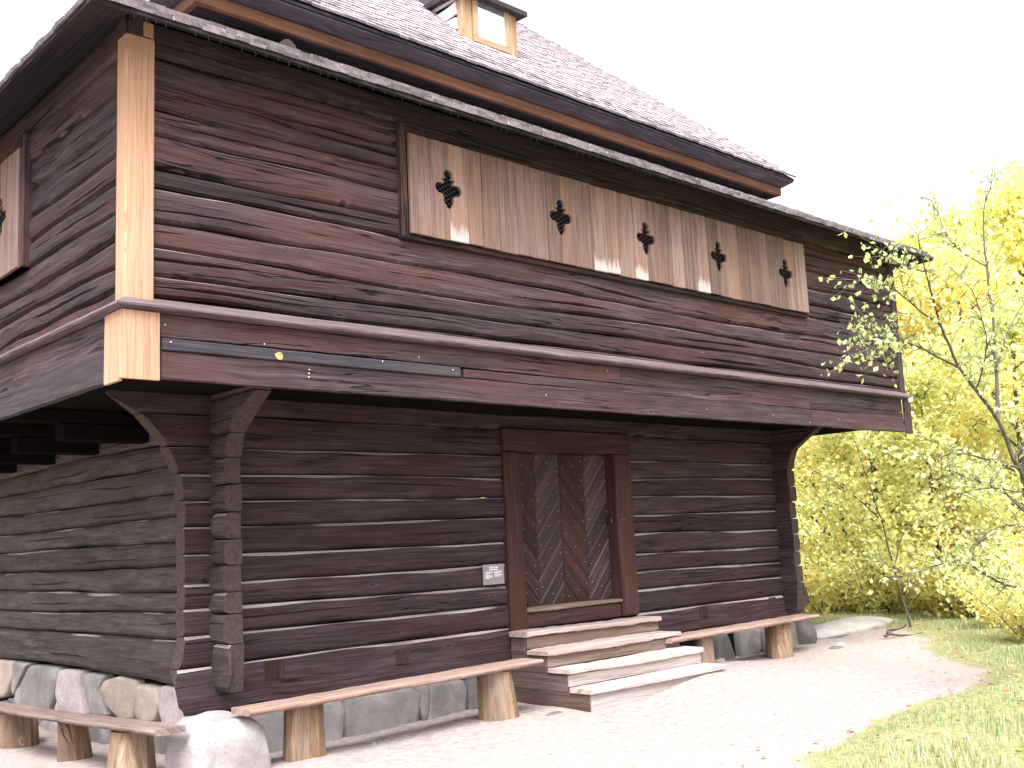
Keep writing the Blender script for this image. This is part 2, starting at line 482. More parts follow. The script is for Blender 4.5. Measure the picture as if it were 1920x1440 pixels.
class Joint:
    """wavy joint line between two logs, shared by both so they follow each other"""
    def __init__(s, z0, z1, L, amp=.012, step=0.0):
        s.z0, s.z1, s.L = z0, z1, L
        s.k = [(rnd.uniform(.4, 1.3), rnd.uniform(0, 6.3), amp * rnd.uniform(.4, 1)) for _ in range(2)] + [(rnd.uniform(2.5, 6), rnd.uniform(0, 6.3), amp * .3 * rnd.uniform(.3, 1))]
    def __call__(s, x):
        return s.z0 + (s.z1 - s.z0) * x / s.L + sum(a * math.sin(f * x + p) for f, p, a in s.k)

def log_mesh(X0, X1, jb, jt, mats, depth=.15, seg=None, chink=.02, ends=(None, None), bulge=.012, crack=.022, gap=.006, off=0):
    """hewn log, front face at y=0 looking to -y, grain along x; ends[i](z) gives how far the end reaches out"""
    L = X1 - X0
    seg = seg or max(8, int(L / .16))
    e0 = ends[0] or (lambda z: 0.0)
    e1 = ends[1] or (lambda z: 0.0)
    ph = [rnd.uniform(0, 6.3) for _ in range(4)]
    ca = rnd.uniform(.3, .7)
    rings = []
    for i in range(seg + 1):
        s = i / seg
        x = X0 + L * s
        gp = gap * (.5 + 1.3 * max(0, math.sin(1.9 * x + ph[3]) + .4 * math.sin(5.3 * x + ph[0])))
        zb, zt = jb(x) + gp, jt(x) - gap * .3
        h = zt - zb
        wob = .006 * math.sin(1.7 * x + ph[0]) + .004 * math.sin(4.3 * x + ph[1]) + rnd.uniform(-.003, .003) + off
        cz = ca + .12 * math.sin(.8 * x + ph[2]) + .03 * math.sin(3.1 * x + ph[3]) + rnd.uniform(-.012, .012)
        cd = 0.0
        if crack:
            cd = max(0, .65 * math.sin(1.1 * x + ph[1]) + .5 * math.sin(2.9 * x + ph[2]) + rnd.uniform(-.25, .25)) * crack
        ck = chink * (.75 + .35 * math.sin(2.3 * x + ph[1]) + .2 * math.sin(6.1 * x + ph[2]))
        cw_ = .004 + cd * .35
        prof = [(depth, zb), (.030, zb), (.010 + wob, zb + .014), (-bulge * .5 + wob, zb + h * .12), (-bulge * .85 + wob, zb + h * .25),
                (-bulge + wob, zb + h * cz - cw_), (-bulge + wob + cd, zb + h * cz), (-bulge + wob + .001, zb + h * cz + cw_ * .8),
                (-bulge * .85 + wob, zb + h * .80), (-bulge * .4 + wob, zb + h * .90 - ck * .3), (wob - .002, zt - ck), (wob + ck * .85 + .004, zt - .002), (depth, zt)]
        ring = []
        for y, z in prof:
            a, b = -e0(z), e1(z)
            # the shaped end only bends the last half metre
            xx = x
            if ends[0]: xx += a * max(0, 1 - (x - X0) / .6)
            if ends[1]: xx += b * max(0, 1 - (X1 - x) / .6)
            ring.append((xx, y, z))
        rings.append(ring)
    V, F = sweep(rings)
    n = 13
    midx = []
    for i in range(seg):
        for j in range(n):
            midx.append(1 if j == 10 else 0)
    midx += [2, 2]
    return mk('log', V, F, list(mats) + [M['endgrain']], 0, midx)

def smooth_noise_disp(me, amp, sc, seed=0):
    for v in me.vertices:
        p = v.co * sc + Vector((seed * 3.7, seed * 1.3, seed))
        v.co += v.co.normalized() * amp * mnoise.noise(p)

# ------------------------------------------------------------------ key dimensions (metres)
W, D = 11.34, 9.2              # upper box
d, d2 = 1.351, 1.361           # lower walls set back under it
TL = .15                       # log thickness
GZ = -2.87

GP = np.array([(1.2, .9, -2.97), (1.7, .6, -2.88), (3.9, .6, -2.87), (4.7, .17, -2.885), (4.9, 1.3, -2.88), (6.85, .17, -2.735), (7.45, .85, -2.77), (9.1, .8, -2.86), (11, 1.2, -2.86),
               (.8, 3.8, -3.0), (.8, 2.2, -2.96), (-.5, 2, -2.98), (-3, -7, -2.87), (1, -3, -2.88), (4, -2.6, -2.86), (7.6, -2.3, -2.80), (12, 2.2, -2.80), (12.5, .5, -2.78), (10.5, -.4, -2.83),
               (10, -4, -2.7), (0.6, 8, -3.1), (5, 5, -2.9), (9, 5, -2.9)])
def gz(x, y):
    x = np.asarray(x, float); y = np.asarray(y, float)
    ww = 0; zz = 0
    for a, b, c in GP:
        w_ = 1 / ((x - a) ** 2 + (y - b) ** 2 + .05) ** 1.6
        ww = ww + w_; zz = zz + w_ * c
    z = zz / ww
    far = np.maximum(0, x - 14.0)
    z = z - np.minimum(far * .10, 1.6)
    return z + .02 * np.sin(1.3 * x + .7) * np.sin(1.1 * y)
def gz1(x, y):
    return float(gz(x, y))

# ------------------------------------------------------------------ ground sheet
def axis_coords(lo, hi, fine, far):
    a = list(np.arange(lo, hi + 1e-6, fine))
    st, p, q = fine, lo, hi
    pre, post = [], []
    while p > -far:
        st *= 1.35
        p -= st; q += st
        pre.append(p); post.append(q)
    return np.array(pre[::-1] + a + post)
gx, gy = axis_coords(-5, 17, .14, 1800), axis_coords(-8.5, 6.5, .14, 1800)
GXX, GYY = np.meshgrid(gx, gy)
GZZ = gz(GXX, GYY)
PATH = [(-30, -30), (2.3, -30), (2.6, -3.2), (3.6, -2.75), (4.34, -2.5), (5.0, -2.36), (5.86, -2.36), (7.2, -2.40), (7.95, -2.1), (9.2, -1.2), (10.5, -.35), (11.6, .35), (12.3, .75), (12.6, 1.5), (12.0, 2.15),
        (11.0, 3.2), (10.5, 12), (-30, 12)]
def sdist(px, py, poly):
    px = np.asarray(px, float); py = np.asarray(py, float)
    dmin = np.full(px.shape, 1e9); ins = np.zeros(px.shape, bool)
    n = len(poly)
    for i in range(n):
        ax, ay = poly[i]; bx, by = poly[(i + 1) % n]
        ex, ey = bx - ax, by - ay
        t_ = np.clip(((px - ax) * ex + (py - ay) * ey) / (ex * ex + ey * ey), 0, 1)
        dmin = np.minimum(dmin, np.hypot(px - ax - t_ * ex, py - ay - t_ * ey))
        cnd = ((ay > py) != (by > py)) & (px < (bx - ax) * (py - ay) / (by - ay + 1e-12) + ax)
        ins ^= cnd
    return np.where(ins, -dmin, dmin)      # negative on the path
def vnoise(x, y):
    return .5 * np.sin(2.1 * x + 1.3 * np.sin(1.7 * y)) + .35 * np.sin(4.3 * y + 1.1 * np.sin(3.1 * x)) + .25 * np.sin(7.1 * x + 5.3 * y)
SD = sdist(GXX, GYY, PATH) + .16 * vnoise(GXX, GYY)
GR = np.clip(.5 + SD * 1.6, 0, 1)
GZZ = GZZ + np.where(SD > 0, np.minimum(SD * .12, .05), 0) + .006 * np.sin(9 * GXX) * np.sin(8 * GYY)
nx, ny = len(gx), len(gy)
gv = np.stack([GXX.ravel(), GYY.ravel(), GZZ.ravel()], 1)
idx = np.arange(nx * ny).reshape(ny, nx)
gf = np.stack([idx[:-1, :-1].ravel(), idx[:-1, 1:].ravel(), idx[1:, 1:].ravel(), idx[1:, :-1].ravel()], 1)
fc = (SD[:-1, :-1] + SD[:-1, 1:] + SD[1:, 1:] + SD[1:, :-1]).ravel() / 4
def sheet(name, faces):
    used, inv_ = np.unique(faces, return_inverse=True)
    gme = bpy.data.meshes.new(name)
    gme.from_pydata(gv[used].tolist(), [], inv_.reshape(-1, 4).tolist())
    ga = gme.attributes.new('grass', 'FLOAT', 'POINT')
    ga.data.foreach_set('value', GR.ravel()[used].astype(np.float32))
    gme.materials.append(M['ground'])
    gme.polygons.foreach_set('use_smooth', [True] * len(gme.polygons))
    return tag(obj(name, gme), kind='structure')
sheet('ground', gf[fc > 0])
sheet('gravel_path', gf[fc <= 0])          # shares its edge line with the ground

# ================================================================== STOREHOUSE
house = empty('log_storehouse', (0, 0, GZ), 'large dark tarred log storehouse with overhanging upper storey and shingled double roof', 'building')
H0 = Matrix.Translation((0, 0, -GZ))
def hobj(name, me, parent=None, loc=(0, 0, 0), rot=(0, 0, 0)):
    """child of the house (or of one of its parts): coordinates are world ones, the house's base offset is taken out"""
    if parent is None or parent == house:
        return obj(name, me, house, (loc[0], loc[1], loc[2] - GZ), rot)
    return obj(name, me, parent, loc, rot)
def part_empty(name):
    o = bpy.data.objects.new(name, None)
    C.objects.link(o)
    o.parent = house
    o.location = (0, 0, -GZ)
    o.empty_display_size = .1
    return o

def interp(tab):
    xs = [a for a, b in tab][::-1]; ys = [b for a, b in tab][::-1]
    return lambda z: float(np.interp(z, xs, ys))
cornerF = interp([(.2, .98), (.09, .93), (0, .75), (-.055, .62), (-.13, .53), (-.225, .455), (-.3, .395), (-.377, .345), (-.46, .31), (-.55, .27), (-.7, .25), (-1.9, .24), (-2.1, .28), (-2.25, .325), (-2.4, .32), (-2.47, .27), (-2.53, .17)])
cornerS = interp([(.2, .80), (.06, .72), (-.068, .41), (-.16, .33), (-.256, .27), (-.43, .225), (-.6, .23), (-1.9, .235), (-2.05, .27), (-2.2, .325), (-2.27, .30), (-2.32, .22)])
def jag(fn):
    o = rnd.uniform(-.014, .016)
    return lambda z: fn(z) + o

# --- lower front wall
front = part_empty('front_wall')
LX0, LX1 = d2, W - d2
zs = [-2.53, -2.135, -1.885, -1.675, -1.462, -1.225, -.985, -.77, -.552, -.332, -.05, .2]
JF = [Joint(z, z, 8.6, .010) for z in zs]
JF[0] = Joint(-2.53, -2.44, 8.6, .012)
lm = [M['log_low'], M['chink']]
def flog(x0, x1, k, ends, name='log'):
    me = log_mesh(x0 - LX0, x1 - LX0, JF[k], JF[k + 1], lm, TL, chink=.025 if k not in (9, 10) else .014, ends=ends, crack=.020)
    hobj(name, me, front, (LX0, d, 0))
for k in range(len(zs) - 1):
    a, b = jag(cornerF), jag(cornerF)
    if k == 10:
        flog(LX0, LX1, k, (a, b))
    else:
        flog(LX0, 4.715, k, (a, None))
        flog(6.755, LX1, k, (None, b))
# sill under the doorway and square beam ends let into the sill
hobj('sill', box_mesh(4.72, 6.75, d + .012, d + .15, -2.52, -2.17, M['log_low'], 0, .01), front)
for px_, pz_, s_ in ((1.93, -2.235, .2), (3.32, -2.27, .17), (8.02, -2.22, .15), (9.55, -2.21, .14)):
    hobj('beam_end', box_mesh(px_ - s_ / 2, px_ + s_ / 2, d - .022, d + .1, pz_ - s_ * .42, pz_ + s_ * .42, M['door'], 2, .006, .003), front)

# --- lower left wall (local x runs towards the camera, front looks to -X)
left = part_empty('left_wall')
LY1 = D - .9
Lw = LY1 - d
zl = [-2.335, -1.975, -1.75, -1.545, -1.335, -1.11, -.885, -.66, -.43, -.2, .06, .2]
JL = [Joint(zl[0], zl[0], Lw, .02)] + [Joint(z - .02 * (k % 2), z + .02 * (k % 2), Lw, .016) for k, z in enumerate(zl[1:])]
for k in range(len(zl) - 1):
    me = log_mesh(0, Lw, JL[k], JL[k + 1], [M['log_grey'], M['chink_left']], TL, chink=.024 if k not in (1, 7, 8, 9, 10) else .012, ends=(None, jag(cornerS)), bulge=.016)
    hobj('log', me, left, (d2, LY1, 0), (0, 0, -PI / 2))
# --- lower right wall, mirrored: only its log ends show
right = part_empty('right_wall')
JR = [Joint(z, z, Lw, .012) for z in zl]
for k in range(len(zl) - 1):
    me = log_mesh(0, Lw, JR[k], JR[k + 1], lm, TL, seg=18, chink=.02, ends=(jag(cornerS), None))
    hobj('log', me, right, (LX1, d, 0), (0, 0, PI / 2))
hobj('back_wall', box_mesh(LX0, LX1, LY1 - .15, LY1, -2.5, .1, M['log_low'], 0, .01))

# --- overhanging floor and joists
hobj('floor', box_mesh(.07, W - .07, .07, D - .07, .12, .2, M['void'], 0, .004))  # near-black boards and joists paint in the dark under the overhang
for jy in (2.55, 3.75, 4.95, 6.15, 7.35):
    for k, (lx, lz) in enumerate(((.16, .0), (.55, -.16))):
        hobj('joist', box_mesh(lx, 1.37, jy, jy + .19, lz - .0, lz + .118 if k == 0 else lz + .155, M['void'], 0, .01))

# --- upper front wall
ufront = part_empty('upper_front_wall')
zu = [.53, .615, .785, .965, 1.17, 1.385, 1.59, 1.80, 2.015, 2.235, 2.44, 2.70]
UX0, UX1 = .05, W - .05
JU = [Joint(z - .01, z + .02, W, .021) for z in zu]
JU[0] = Joint(.53, .53, W, .001); JU[5] = Joint(1.425, 1.43, W, .004)
um = [M['log'], M['edge']]
HX0, HX1, HZ0, HZ1 = 2.545, 8.875, 1.445, 2.345
for k in range(len(zu) - 1):
    pieces = [(UX0, UX1)] if (k < 5 or k > 9) else [(UX0, HX0 - .075), (HX1 + .045, UX1)]
    for x0, x1 in pieces:
        me = log_mesh(x0 - UX0, x1 - UX0, JU[k], JU[k + 1], um, .14, chink=rnd.choice((.010, .015, .02, .024)), bulge=.010 if k else .004, crack=.036 if k else 0, gap=.010)
        hobj('log', me, ufront, (UX0, .088 + rnd.uniform(-.008, .006), 0))
# --- upper left wall
uleft = part_empty('upper_left_wall')
ULl = D - .1
JUL = [Joint(z - .01, z + .005, ULl, .016) for z in (.535, .66, .84, 1.035, 1.235, 1.455, 1.68, 1.92, 2.18, 2.42, 2.70)]
JUL[0] = Joint(.535, .535, ULl, .001)
for k in range(10):
    far = ULl - 2.10
    pieces = [(0, ULl)] if k < 4 or k > 8 else [(far, ULl), (0, 3.2)]
    for x0, x1 in pieces:
        me = log_mesh(x0, x1, JUL[k], JUL[k + 1], um, .14, chink=rnd.choice((.008, .012, .016)), bulge=.018, crack=.036, gap=.010)
        hobj('log', me, uleft, (.088 + rnd.uniform(-.006, .006), D - .05, 0), (0, 0, -PI / 2))
hobj('upper_right_wall', box_mesh(W - .2, W - .06, .21, D - .06, .21, 2.66, M['log'], 1, .01))
hobj('upper_back_wall', box_mesh(.21, W - .21, D - .2, D - .06, .21, 2.66, M['log'], 0, .01))

# --- skirting boards under the moulding
def hplank(x0, x1, z0, z1, y, t_, mat, name, parent, seg=24, jit=.004, bev=.005, gap=0):
    hobj(name, plank_mesh(x1 - x0, z1 - z0, t_, mat, seg, jit, bev), parent, (x0, y, z0))
hplank(.30, 5.2, .312, .478, .030, .05, M['log'], 'board', ufront, 40)
hplank(5.21, W - .2, .30, .478, .032, .05, M['log'], 'board', ufront, 40)
hplank(.30, 8.75, .008, .212, .020, .06, M['log'], 'board', ufront, 44)
hplank(8.762, W - .2, .012, .215, .024, .06, M['log'], 'board', ufront, 16)
hplank(3.1, 8.75, .216, .300, .028, .05, M['log'], 'board', ufront, 26)
hplank(8.77, W - .2, .219, .296, .03, .05, M['log'], 'board', ufront, 10)
o = hobj('batten', plank_mesh(2.74, .088, .03, M['strip'], 14, .002, .008), ufront, (.30, .004, .214))
nb2 = bmesh.new()
for x_, z_, y_ in ((1.50, .135, .017), (1.50, .105, .017), (1.505, .165, .017), (.36, .275, .002), (.33, .40, .027), (1.12, .335, .027), (2.2, .285, .002), (2.6, .36, .028), (2.95, .27, .002),
                   (4.1, .12, .017), (5.0, .42, .027), (6.6, .11, .017), (7.9, .10, .018), (8.7, .05, .018), (9.4, .12, .022)):
    bmesh.ops.create_uvsphere(nb2, u_segments=6, v_segments=4, radius=.0065, matrix=Matrix.Translation((x_, y_, z_)))
me = bpy.data.meshes.new('nail'); nb2.to_mesh(me); nb2.free(); me.materials.append(M['nail'])
tag(obj('nail', me, ufront), kind='stuff')
# left side
def lplank(y0, y1, z0, z1, x, t_, mat, name, parent, seg=24, jit=.004, bev=.005):
    hobj(name, plank_mesh(y1 - y0, z1 - z0, t_, mat, seg, jit, bev), parent, (x, y1, z0), (0, 0, -PI / 2))
lplank(.29, D - .2, .235, .478, .03, .05, M['log'], 'board', uleft, 40, .006)
lplank(.29, D - .2, .004, .228, .016, .06, M['board_grey'], 'board', uleft, 40, .005)
# --- moulding band, rounded
def mould(L, extra0, extra1):
    rings = []
    seg = 40
    for i in range(seg + 1):
        s = i / seg
        j = rnd.uniform(-.003, .003)
        prof = [(.06, .482), (-.012, .484), (-.038, .491), (-.048, .505), (-.044, .519), (-.026, .530), (.026, .566), (.075, .592)]
        ring = []
        for y, z in prof:
            x = -y * extra0 * 1.0 if i == 0 else (L + y * extra1 if i == seg else L * s)
            ring.append((x, y + (j if 0 < i < seg else 0), z + j * .6))
        rings.append(ring)
    V, F = sweep(rings)
    return mk('moulding', V, F, M['mould'], 0)
hobj('moulding', mould(W, -1, -1), ufront)
hobj('moulding', mould(D, -1, -1), uleft, (0, D, 0), (0, 0, -PI / 2))
# --- corner posts
def corner(name, x0, x1, y0, y1, z0, z1, mat, label=None, bev=.012):
    o = hobj(name, box_mesh(x0, x1, y0, y1, z0, z1, mat, 2, bev, .002))
    if label: o['label'] = label
    return o
corner('corner_post', .038, .255, .038, .20, .538, 2.53, M['fresh'], 'new pale timber corner post above the moulding')
corner('corner_post', .165, .255, .045, .20, 2.533, 2.66, M['fresh'])
corner('corner_casing', .0, .282, .0, .026, -.006, .478, M['fresh'], 'new pale timber casing board at the box corner, front face', .004)
corner('corner_casing', .0, .026, .0285, .285, -.02, .478, M['fresh'], 'new pale timber casing board at the box corner, left face', .004)
corner('corner_post', W - .15, W - .035, .035, .2, .538, 2.6, M['log'])
corner('corner_casing', W - .19, W, .0, .03, -.004, .478, M['log'], None, .006)

# --- hatch with quatrefoil holes
def halfquat(side):
    """right-hand half of the hole from top to bottom; side flips it"""
    pts = []
    for a in range(90, -46, -27):
        pts.append((.046 * math.cos(math.radians(a)), .124 + .046 * math.sin(math.radians(a))))
    pts += [(.052, .088), (.064, .092), (.060, .072), (.046, .062), (.050, .046)]
    for a in range(80, -106, -26):
        pts.append((.092 + .046 * math.cos(math.radians(a)), 0.002 + .047 * math.sin(math.radians(a))))
    pts += [(.056, -.056), (.050, -.085), (.056, -.098), (.044, -.125), (.026, -.155), (0, -.172)]
    return [(side * a * 1.12, b * 1.08) for a, b in pts]
def hatch(parent_name, x0, x1, z0, z1, quats, seam, transform, frame=True):
    hp = part_empty(parent_name)
    hp.location = (transform[0], transform[1], -GZ)
    hp.rotation_euler = (0, 0, transform[2])
    edges = [x0]
    stops = sorted([q[0] for q in quats] + ([seam] if seam else []) + [x1])
    for s in stops:
        a = edges[-1]
        n = max(1, round((s - a) / .2))
        for i in range(1, n):
            edges.append(a + (s - a) * i / n + rnd.uniform(-.02, .02))
        edges.append(s)
    for i in range(len(edges) - 1):
        a, b = edges[i] + .002, edges[i + 1] - .002
        zt, zb = z1 + rnd.uniform(-.004, .004), z0 + rnd.uniform(-.006, .006)
        ql = [q for q in quats if abs(q[0] - edges[i]) < 1e-4]
        qr = [q for q in quats if abs(q[0] - edges[i + 1]) < 1e-4]
        pl = [(a, zb)]
        pl += [(b, zb)]
        if qr:
            h = [(p[0] + qr[0][0], p[1] + qr[0][1]) for p in halfquat(-1)]
            h[0] = (b, h[0][1]); h[-1] = (b, h[-1][1])
            pl += h[::-1]
        pl += [(b, zt), (a, zt)]
        if ql:
            h = [(p[0] + ql[0][0], p[1] + ql[0][1]) for p in halfquat(1)]
            h[0] = (a, h[0][1]); h[-1] = (a, h[-1][1])
            pl += h
        y = rnd.uniform(-.004, .004)
        me = prism_mesh(pl, .03 + y, 0.0 + y, M['hatch'], 2, 0.0 if (ql or qr) else .003)
        obj('board', me, hp)
    # chicken wire behind each hole
    for qx, qz in quats:
        bm = bmesh.new()
        def bar(p, q, r=.0009):
            v = Vector(q) - Vector(p)
            mt = Matrix.Translation((Vector(p) + Vector(q)) / 2) @ v.to_track_quat('Z', 'Y').to_matrix().to_4x4()
            bmesh.ops.create_cone(bm, cap_ends=False, segments=4, radius1=r, radius2=r, depth=v.length, matrix=mt)
        for i in range(-6, 7):
            c = i * .045
            bar((qx - .15, .04, qz + c - .09), (qx + .15, .04, qz + c + .09))
            bar((qx - .15, .043, qz + c + .12), (qx + .15, .043, qz + c - .12))
        me = bpy.data.meshes.new('wire'); bm.to_mesh(me); bm.free()
        me.materials.append(M['wire'])
        obj('wire_mesh', me, hp)
    return hp
QX = (2.985, 4.42, 5.72, 7.02, 8.41)
hatch('hatch_panel', HX0, HX1, HZ0, HZ1, [(q, 1.915 - .004 * i) for i, q in enumerate(QX)], 4.88, (0, 0, 0))
hobj('jamb', box_mesh(HX0 - .072, HX0 - .004, .03, .18, 1.41, 2.44, M['log'], 2, .006), ufront)
hobj('jamb', box_mesh(HX1 + .004, HX1 + .042, .035, .18, 1.41, 2.44, M['log'], 2, .006), ufront)
hobj('sill', box_mesh(HX0 - .07, HX1 + .04, .034, .2, 1.398, 1.441, M['log'], 0, .005), ufront)
hobj('lintel', box_mesh(HX0 - .07, HX1 + .04, .045, .18, HZ1 + .02, 2.46, M['log'], 0, .006), ufront)
# left-hand hatch: local x runs to the camera; starts 2.13 m behind the corner
hatch('hatch_panel', D - 5.6, D - 2.13, 1.245, 2.30, [(D - 2.61, 1.79), (D - 4.0, 1.79)], None, (0.0, D, -PI / 2))
hobj('jamb', box_mesh(.02, .19, 2.075, 2.125, 1.25, 2.42, M['log'], 2, .006), uleft)
# near-black sheets added as the unlit inside seen through the holes
hobj('interior_dark_sheet', box_mesh(.9, W - .9, 1.2, 1.25, .25, 2.6, M['void'], 0, 0))
hobj('interior_dark_sheet', box_mesh(1.2, 1.25, 1.3, D - .5, .25, 2.6, M['void'], 0, 0))

# --- door
DX0, DX1, DZ0, DZ1 = 4.90, 6.50, -1.955, -.272
dy = d + .115
door = part_empty('door')
def clip(poly, axis, val, keep_less):
    out = []
    n = len(poly)
    for i in range(n):
        p, q = poly[i], poly[(i + 1) % n]
        ip = (p[axis] <= val) == keep_less
        iq = (q[axis] <= val) == keep_less
        if ip: out.append(p)
        if ip != iq:
            t_ = (val - p[axis]) / (q[axis] - p[axis])
            out.append((p[0] + t_ * (q[0] - p[0]), p[1] + t_ * (q[1] - p[1])))
    return out
obj('gap_shade_backing', box_mesh(DX0, DX1, dy + .03, dy + .07, DZ0, DZ1, M['void'], 2, 0), door)
cw = (DX1 - DX0) / 4
sp, slope = .235, 1.14
nails = bmesh.new()
def nail(x, y, z, r=.0055):
    bmesh.ops.create_uvsphere(nails, u_segments=5, v_segments=4, radius=r, matrix=Matrix.Translation((x, y, z)))
for c_ in range(4):
    xa, xb = DX0 + cw * c_, DX0 + cw * (c_ + 1)
    sg = -1 if c_ % 2 == 0 else 1
    z = DZ0 - 1.2 + .06
    while z < DZ1 + .6:
        zA = z if sg > 0 else z + slope * cw
        zB = z + slope * cw if sg > 0 else z
        poly = [(xa, zA), (xb, zB), (xb, zB + sp), (xa, zA + sp)]
        poly = clip(poly, 1, DZ1, True)
        if len(poly) > 2: poly = clip(poly, 1, DZ0, False)
        if len(poly) > 2:
            xs_ = [p[0] for p in poly]; zs_ = [p[1] for p in poly]
            if max(zs_) - min(zs_) > .03:
                me = prism_mesh(poly, dy + .03, dy + (0 if sg < 0 else .002) + rnd.uniform(-.003, .003), M['door' if sg < 0 else 'door_b'], 0, .014, M['door_edge' if sg > 0 else 'door_b'])  # paler bevel colour stands for sky light on upward edges
                # grain follows the board
                uvl = me.uv_layers[0]
                ca, sa = math.cos(math.atan(slope * sg)), math.sin(math.atan(slope * sg))
                ou, ov = rnd.uniform(0, 50), rnd.uniform(0, 50)
                for lp in me.loops:
                    v = me.vertices[lp.vertex_index].co
                    uvl.data[lp.index].uv = (v.x * ca + v.z * sa + ou, -v.x * sa + v.z * ca + ov + v.y)
                obj('plank', me, door)
        for f_ in (.12, .5, .88):
            zz_ = (zA + (zB - zA) * f_) + sp * .5
            if DZ0 + .05 < zz_ < DZ1 - .05:
                nail(xa + cw * f_, dy - .002, zz_ + rnd.uniform(-.02, .02))
        z += sp
nme = bpy.data.meshes.new('nail'); nails.to_mesh(nme); nails.free()
nme.materials.append(M['nail'])
tag(obj('nail', nme, door), kind='stuff')
# frame
dframe = part_empty('door_frame')
obj('jamb', box_mesh(4.705, 4.945, d - .05, d + .16, -2.19, -.28, M['frame'], 2, .012, .003), dframe)
obj('jamb', box_mesh(6.475, 6.765, d - .045, d + .16, -2.15, -.275, M['frame'], 2, .012, .003), dframe)
obj('lintel', box_mesh(4.70, 6.775, d - .055, d + .16, -.272, -.03, M['frame'], 0, .012, .004), dframe)
obj('threshold', plank_mesh(1.52, .045, .2, M['riser'], 14, .004, .012), dframe, (4.95, d - .045, -1.99))
obj('threshold_beam', box_mesh(4.95, 6.47, d - .02, d + .16, -2.16, -1.995, M['frame'], 0, .012, .004), dframe)
# iron lock and handle
def bmbox(bm, x0, x1, y0, y1, z0, z1):
    r = bmesh.ops.create_cube(bm, size=1)
    for v in r['verts']:
        v.co = Vector((x0 + (v.co.x + .5) * (x1 - x0), y0 + (v.co.y + .5) * (y1 - y0), z0 + (v.co.z + .5) * (z1 - z0)))
obj('hasp', box_mesh(6.28, 6.50, d + .085, d + .10, -1.055, -1.035, M['metal'], 0, .003), door)
obj('lock_case', box_mesh(6.43, 6.475, d + .02, d + .09, -1.085, -1.005, M['metal'], 0, .006), door)
obj('staple', box_mesh(6.50, 6.60, d - .06, d - .045, -1.06, -1.03, M['metal'], 0, .003), dframe)
# --- foundation of fitted field stones
found = part_empty('foundation')
obj('gap_shade_core', box_mesh(d2 + .12, LX1 - .12, d + .12, LY1 - .1, -3.4, -2.36, M['void'], 0, 0), found)
def stone_mesh(poly, y0, yf, mat, seed, rough=.025):
    """outline (a, z) in a wall plane, bulging to the front; returns a mesh with y as depth"""
    c = Vector((sum(p[0] for p in poly) / len(poly), sum(p[1] for p in poly) / len(poly)))
    P = []
    n = len(poly)
    for i in range(n):                     # subdivide and round the outline
        p, q, r = Vector(poly[i - 1]), Vector(poly[i]), Vector(poly[(i + 1) % n])
        for a in (p * .16 + q * .84, p * .035 + q * .93 + r * .035, q * .84 + r * .16):
            P.append(a)
    rings = []
    for sc_, dep in ((.97, 1.), (1.01, .55), (1.005, .26), (.985, .10), (.94, .025), (.8, .0), (.5, 0), (.25, 0)):
        ring = []
        for a in P:
            b = c + (a - c) * sc_
            y = y0 + (yf - y0) * (1 - dep)
            nz = mnoise.noise(Vector((b.x * 3.2, b.y * 3.2, seed * 5.1))) + .22 * mnoise.noise(Vector((b.x * 9, b.y * 9, seed * 2.1)))
            ring.append((b.x + nz * rough * .5, y - nz * rough * (1 if dep < .9 else 0), b.y + nz * rough * .4))
        rings.append(ring)
    V, F = sweep(rings)
    me = fixn(mk('stone', V, F, mat, 0, smooth=True))
    return me
def on_left(px, py, X=d2 + .02):
    D_ = fw + rt * ((px - 960) / FPX) - up * ((py - 720) / FPX)
    t_ = (X - CAM.x) / D_.x
    P = CAM + D_ * t_
    return (-P.y, P.z)
def on_front(px, py, Y=d + .03):
    D_ = fw + rt * ((px - 960) / FPX) - up * ((py - 720) / FPX)
    t_ = (Y - CAM.y) / D_.y
    P = CAM + D_ * t_
    return (P.x, P.z)
LS = [  # left foundation: outline as seen, laid on the wall plane
    ([(-40, 1228), (-6, 1232), (-10, 1300), (-36, 1318), (-60, 1300)], 'sgrey'),
    ([(-4, 1236), (24, 1238), (27, 1262), (16, 1305), (-8, 1312)], 'sochre'),
    ([(28, 1240), (52, 1244), (40, 1272), (26, 1305), (20, 1290)], 'sgrey'),
    ([(58, 1246), (108, 1252), (108, 1275), (100, 1318), (92, 1340), (20, 1322), (34, 1290)], 'sgrey'),
    ([(112, 1254), (152, 1258), (152, 1290), (160, 1345), (122, 1342), (108, 1300)], 'spink'),
    ([(155, 1260), (196, 1266), (190, 1290), (200, 1346), (176, 1344), (158, 1300)], 'sgrey'),
    ([(200, 1276), (222, 1268), (252, 1276), (258, 1300), (248, 1352), (232, 1358), (196, 1320), (192, 1294)], 'sochre'),
    ([(258, 1282), (296, 1290), (304, 1320), (292, 1352), (268, 1358), (254, 1340)], 'sochre'),
    ([(302, 1284), (352, 1292), (352, 1370), (312, 1372), (302, 1330)], 'spink'),
    ([(-40, 1322), (14, 1312), (16, 1420), (-50, 1416)], 'sdark'),
    ([(20, 1330), (72, 1344), (70, 1420), (16, 1422)], 'sdark'),
    ([(76, 1348), (116, 1350), (126, 1428), (72, 1428)], 'sgrey'),
    ([(122, 1350), (196, 1352), (200, 1440), (126, 1438)], 'sdark'),
    ([(204, 1340), (248, 1362), (268, 1364), (300, 1362), (310, 1374), (312, 1470), (204, 1460)], 'sdark'),
    ([(18, 1308), (28, 1312), (26, 1326), (14, 1324)], 'sdark'),
    ([(96, 1344), (116, 1308), (122, 1350)], 'spink'),
]
for i, (pp, mt) in enumerate(LS):
    me = stone_mesh([on_left(*p) for p in pp], .22, .0 - rnd.uniform(0, .05), M[mt], i + 1, .045)
    obj('stone', me, found, (d2 + .02, 0, 0), (0, 0, -PI / 2))
yy = 7.2
i = 40
